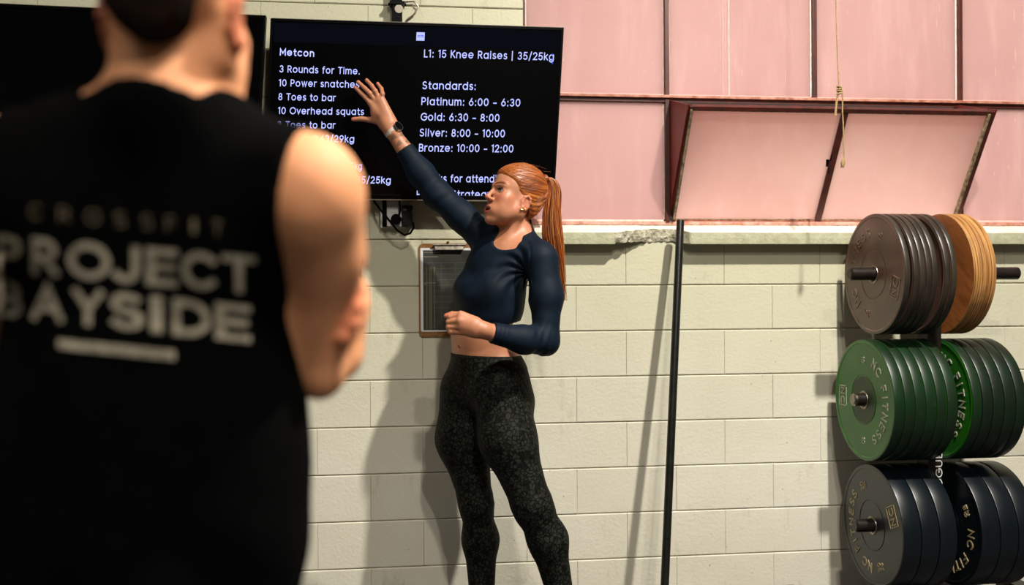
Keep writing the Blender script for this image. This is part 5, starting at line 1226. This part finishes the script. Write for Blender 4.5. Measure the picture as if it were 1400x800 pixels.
def mhair_post(G, d):
    qh = (G-cM)@AM.T/1.08; x, y, z = qh.T
    ear = np.sqrt(((y+.010)/.024)**2+((z+.028)/.036)**2); d = np.maximum(d, np.where(np.abs(x) > .05, (1-ear)*.02, -1))
    hl = np.interp(z, HL[:, 0], HL[:, 1]); low = -(z+.066-20*x*x)
    return np.maximum(np.maximum(d, (y-hl)*.6), low)
v, q = surface([(.02, [ell(MH(0, -.020, .034), (.080*1.08, .098*1.08, .087*1.08), AM, .02), ell(MH(0, .030, .046), (.064*1.08, .054*1.08, .051*1.08), AM, .03), ell(MH(0, -.030, -.030), (.066*1.08, .064*1.08, .060*1.08), AM, .03)])], [],
               axis([(cM[0]-.12, cM[0]+.12, .004)]), axis([(cM[1]-.15, cM[1]+.15, .004)]), axis([(cM[2]-.16, cM[2]+.16, .004)]), mhair_post)
link('hair', fast_mesh('hair', v, q, M['brownhair']), man)
Gs = inflate([(.03, mt+[ell(MPt(0, -.30, .03), (.192, .125, .30), MA, .08)]), (.05, mn), (.04, [ru[0], ru[1], lu[0], lu[1]])], .007)
armhole_z = np.array([-.60, -.16, -.10, 0, .10, .18, .24, .30]); armhole_x = np.array([.40, .40, .196, .183, .180, .186, .192, .195])
def shirt_post(G, d):
    r_ = G-mc; x = r_@mR; z = r_@mU
    d = np.maximum(d, np.abs(x)-np.interp(z, armhole_z, armhole_x))
    d = d+.003*np.sin(x*38+z*9)*ramp01(-z, .10, .3)+.002*np.sin(z*46+x*30)*ramp01(-z, .15, .35)
    d = np.maximum(d, (z+.55*(r_@cd_+.11)-.236-2.2*np.clip(np.abs(x-.006)-.070, 0, .1))*.7)
    return np.maximum(d, -(z+.56))
nk2 = [ell(W(219, 170, 1.34), (.09, .12, .10), None, .02)]
v, q = surface(Gs, nk2, axis([(-.95, .0, .0055)]), axis([(.80, 1.50, .0055)]), axis([(.60, 1.62, .0055)]), shirt_post)
shirt = link('tank_top', fast_mesh('tank_top', v, q, M['blackshirt']), man)
v, q = surface(inflate([(.05, mt[2:3]+ml)], .015), [], axis([(-.95, .0, .009)]), axis([(.85, 1.50, .009)]), axis([(.30, .95, .009)]), lambda G, d: np.maximum(np.maximum(d, G[:, 2]-.86), .46-G[:, 2]))
link('shorts', fast_mesh('shorts', v, q, M['blackshirt']), man)
v, q = surface(inflate([(.05, mf)], .01), [], axis([(-.95, .0, .008)]), axis([(.85, 1.60, .008)]), axis([(-.01, .16, .008)]), lambda G, d: np.maximum(np.maximum(d, G[:, 2]-.11), .001-G[:, 2]))
link('shoes', fast_mesh('shoes', v, q, M['shoe']), man)
# print on the back of the tank top, laid onto the cloth
sm = shirt.data; bvh = BVHTree.FromPolygons([x.co[:] for x in sm.vertices], [tuple(p.vertices) for p in sm.polygons])
def on_back(px, py, lift=.0016):
    d = Vector(W(px, py, 1)-CAMPOS).normalized(); h = bvh.ray_cast(Vector(CAMPOS), d)
    return (np.array(h[0])-np.array(d)*lift) if h[0] is not None else W(px, py, 1.0)
def lay(geo, x0, y0, sx, sy, slope, name, m):
    v_, f_ = geo; me = newmesh(name, [(a, b, 0) for a, b, _ in v_], f_); bm = bmesh.new(); bm.from_mesh(me)
    for _ in range(2): bmesh.ops.subdivide_edges(bm, edges=[e for e in bm.edges if e.calc_length()*max(sx, sy) > 9], cuts=1, use_grid_fill=True)
    bmesh.ops.triangulate(bm, faces=bm.faces)
    for p in bm.verts: X_ = x0+p.co.x*sx; p.co = Vector(on_back(X_, y0+(X_-x0)*slope-p.co.y*sy))
    bm.to_mesh(me); bm.free(); me.materials.append(M[m]); o = link(name, me, None); o.parent = shirt; o.matrix_parent_inverse = Matrix.Identity(4); o.matrix_world = Matrix.Identity(4); return o
def word(txt, xs_, yb, cap, slope, bold, m, name):
    for ch, (a, b) in zip(txt, xs_):
        g = text_geo(ch, 0, bold); w = g[0][:, 0].max()-g[0][:, 0].min(); g[0][:, 0] -= g[0][:, 0].min()
        lay(g, a, yb+(a-xs_[0][0])*slope, (b-a)/w, cap, slope, name, m)
word('PROJECT', [(-6, 29), (43, 82), (92, 151), (152, 191), (200, 243), (248, 297), (304, 350)], 371, 51, .088, .07, 'print', 'printed_letter')
word('BAYSIDE', [(-6, 30), (41, 88), (97, 143), (150, 197), (206, 222), (236, 288), (294, 343)], 432, 50, .105, .07, 'print', 'printed_letter')
word('CROSSFIT', [(40, 56), (80, 96), (117, 137), (157, 172), (194, 209), (227, 240), (262, 268), (290, 304)], 299, 20, .09, -.03, 'printthin', 'printed_letter')
lay((np.array([(x, y, 0) for x in np.linspace(0, 1, 9) for y in (0, 1)]), [(2*i, 2*i+2, 2*i+3, 2*i+1) for i in range(8)]), 79, 476, 160, 12, .10, 'printed_bar', 'print')
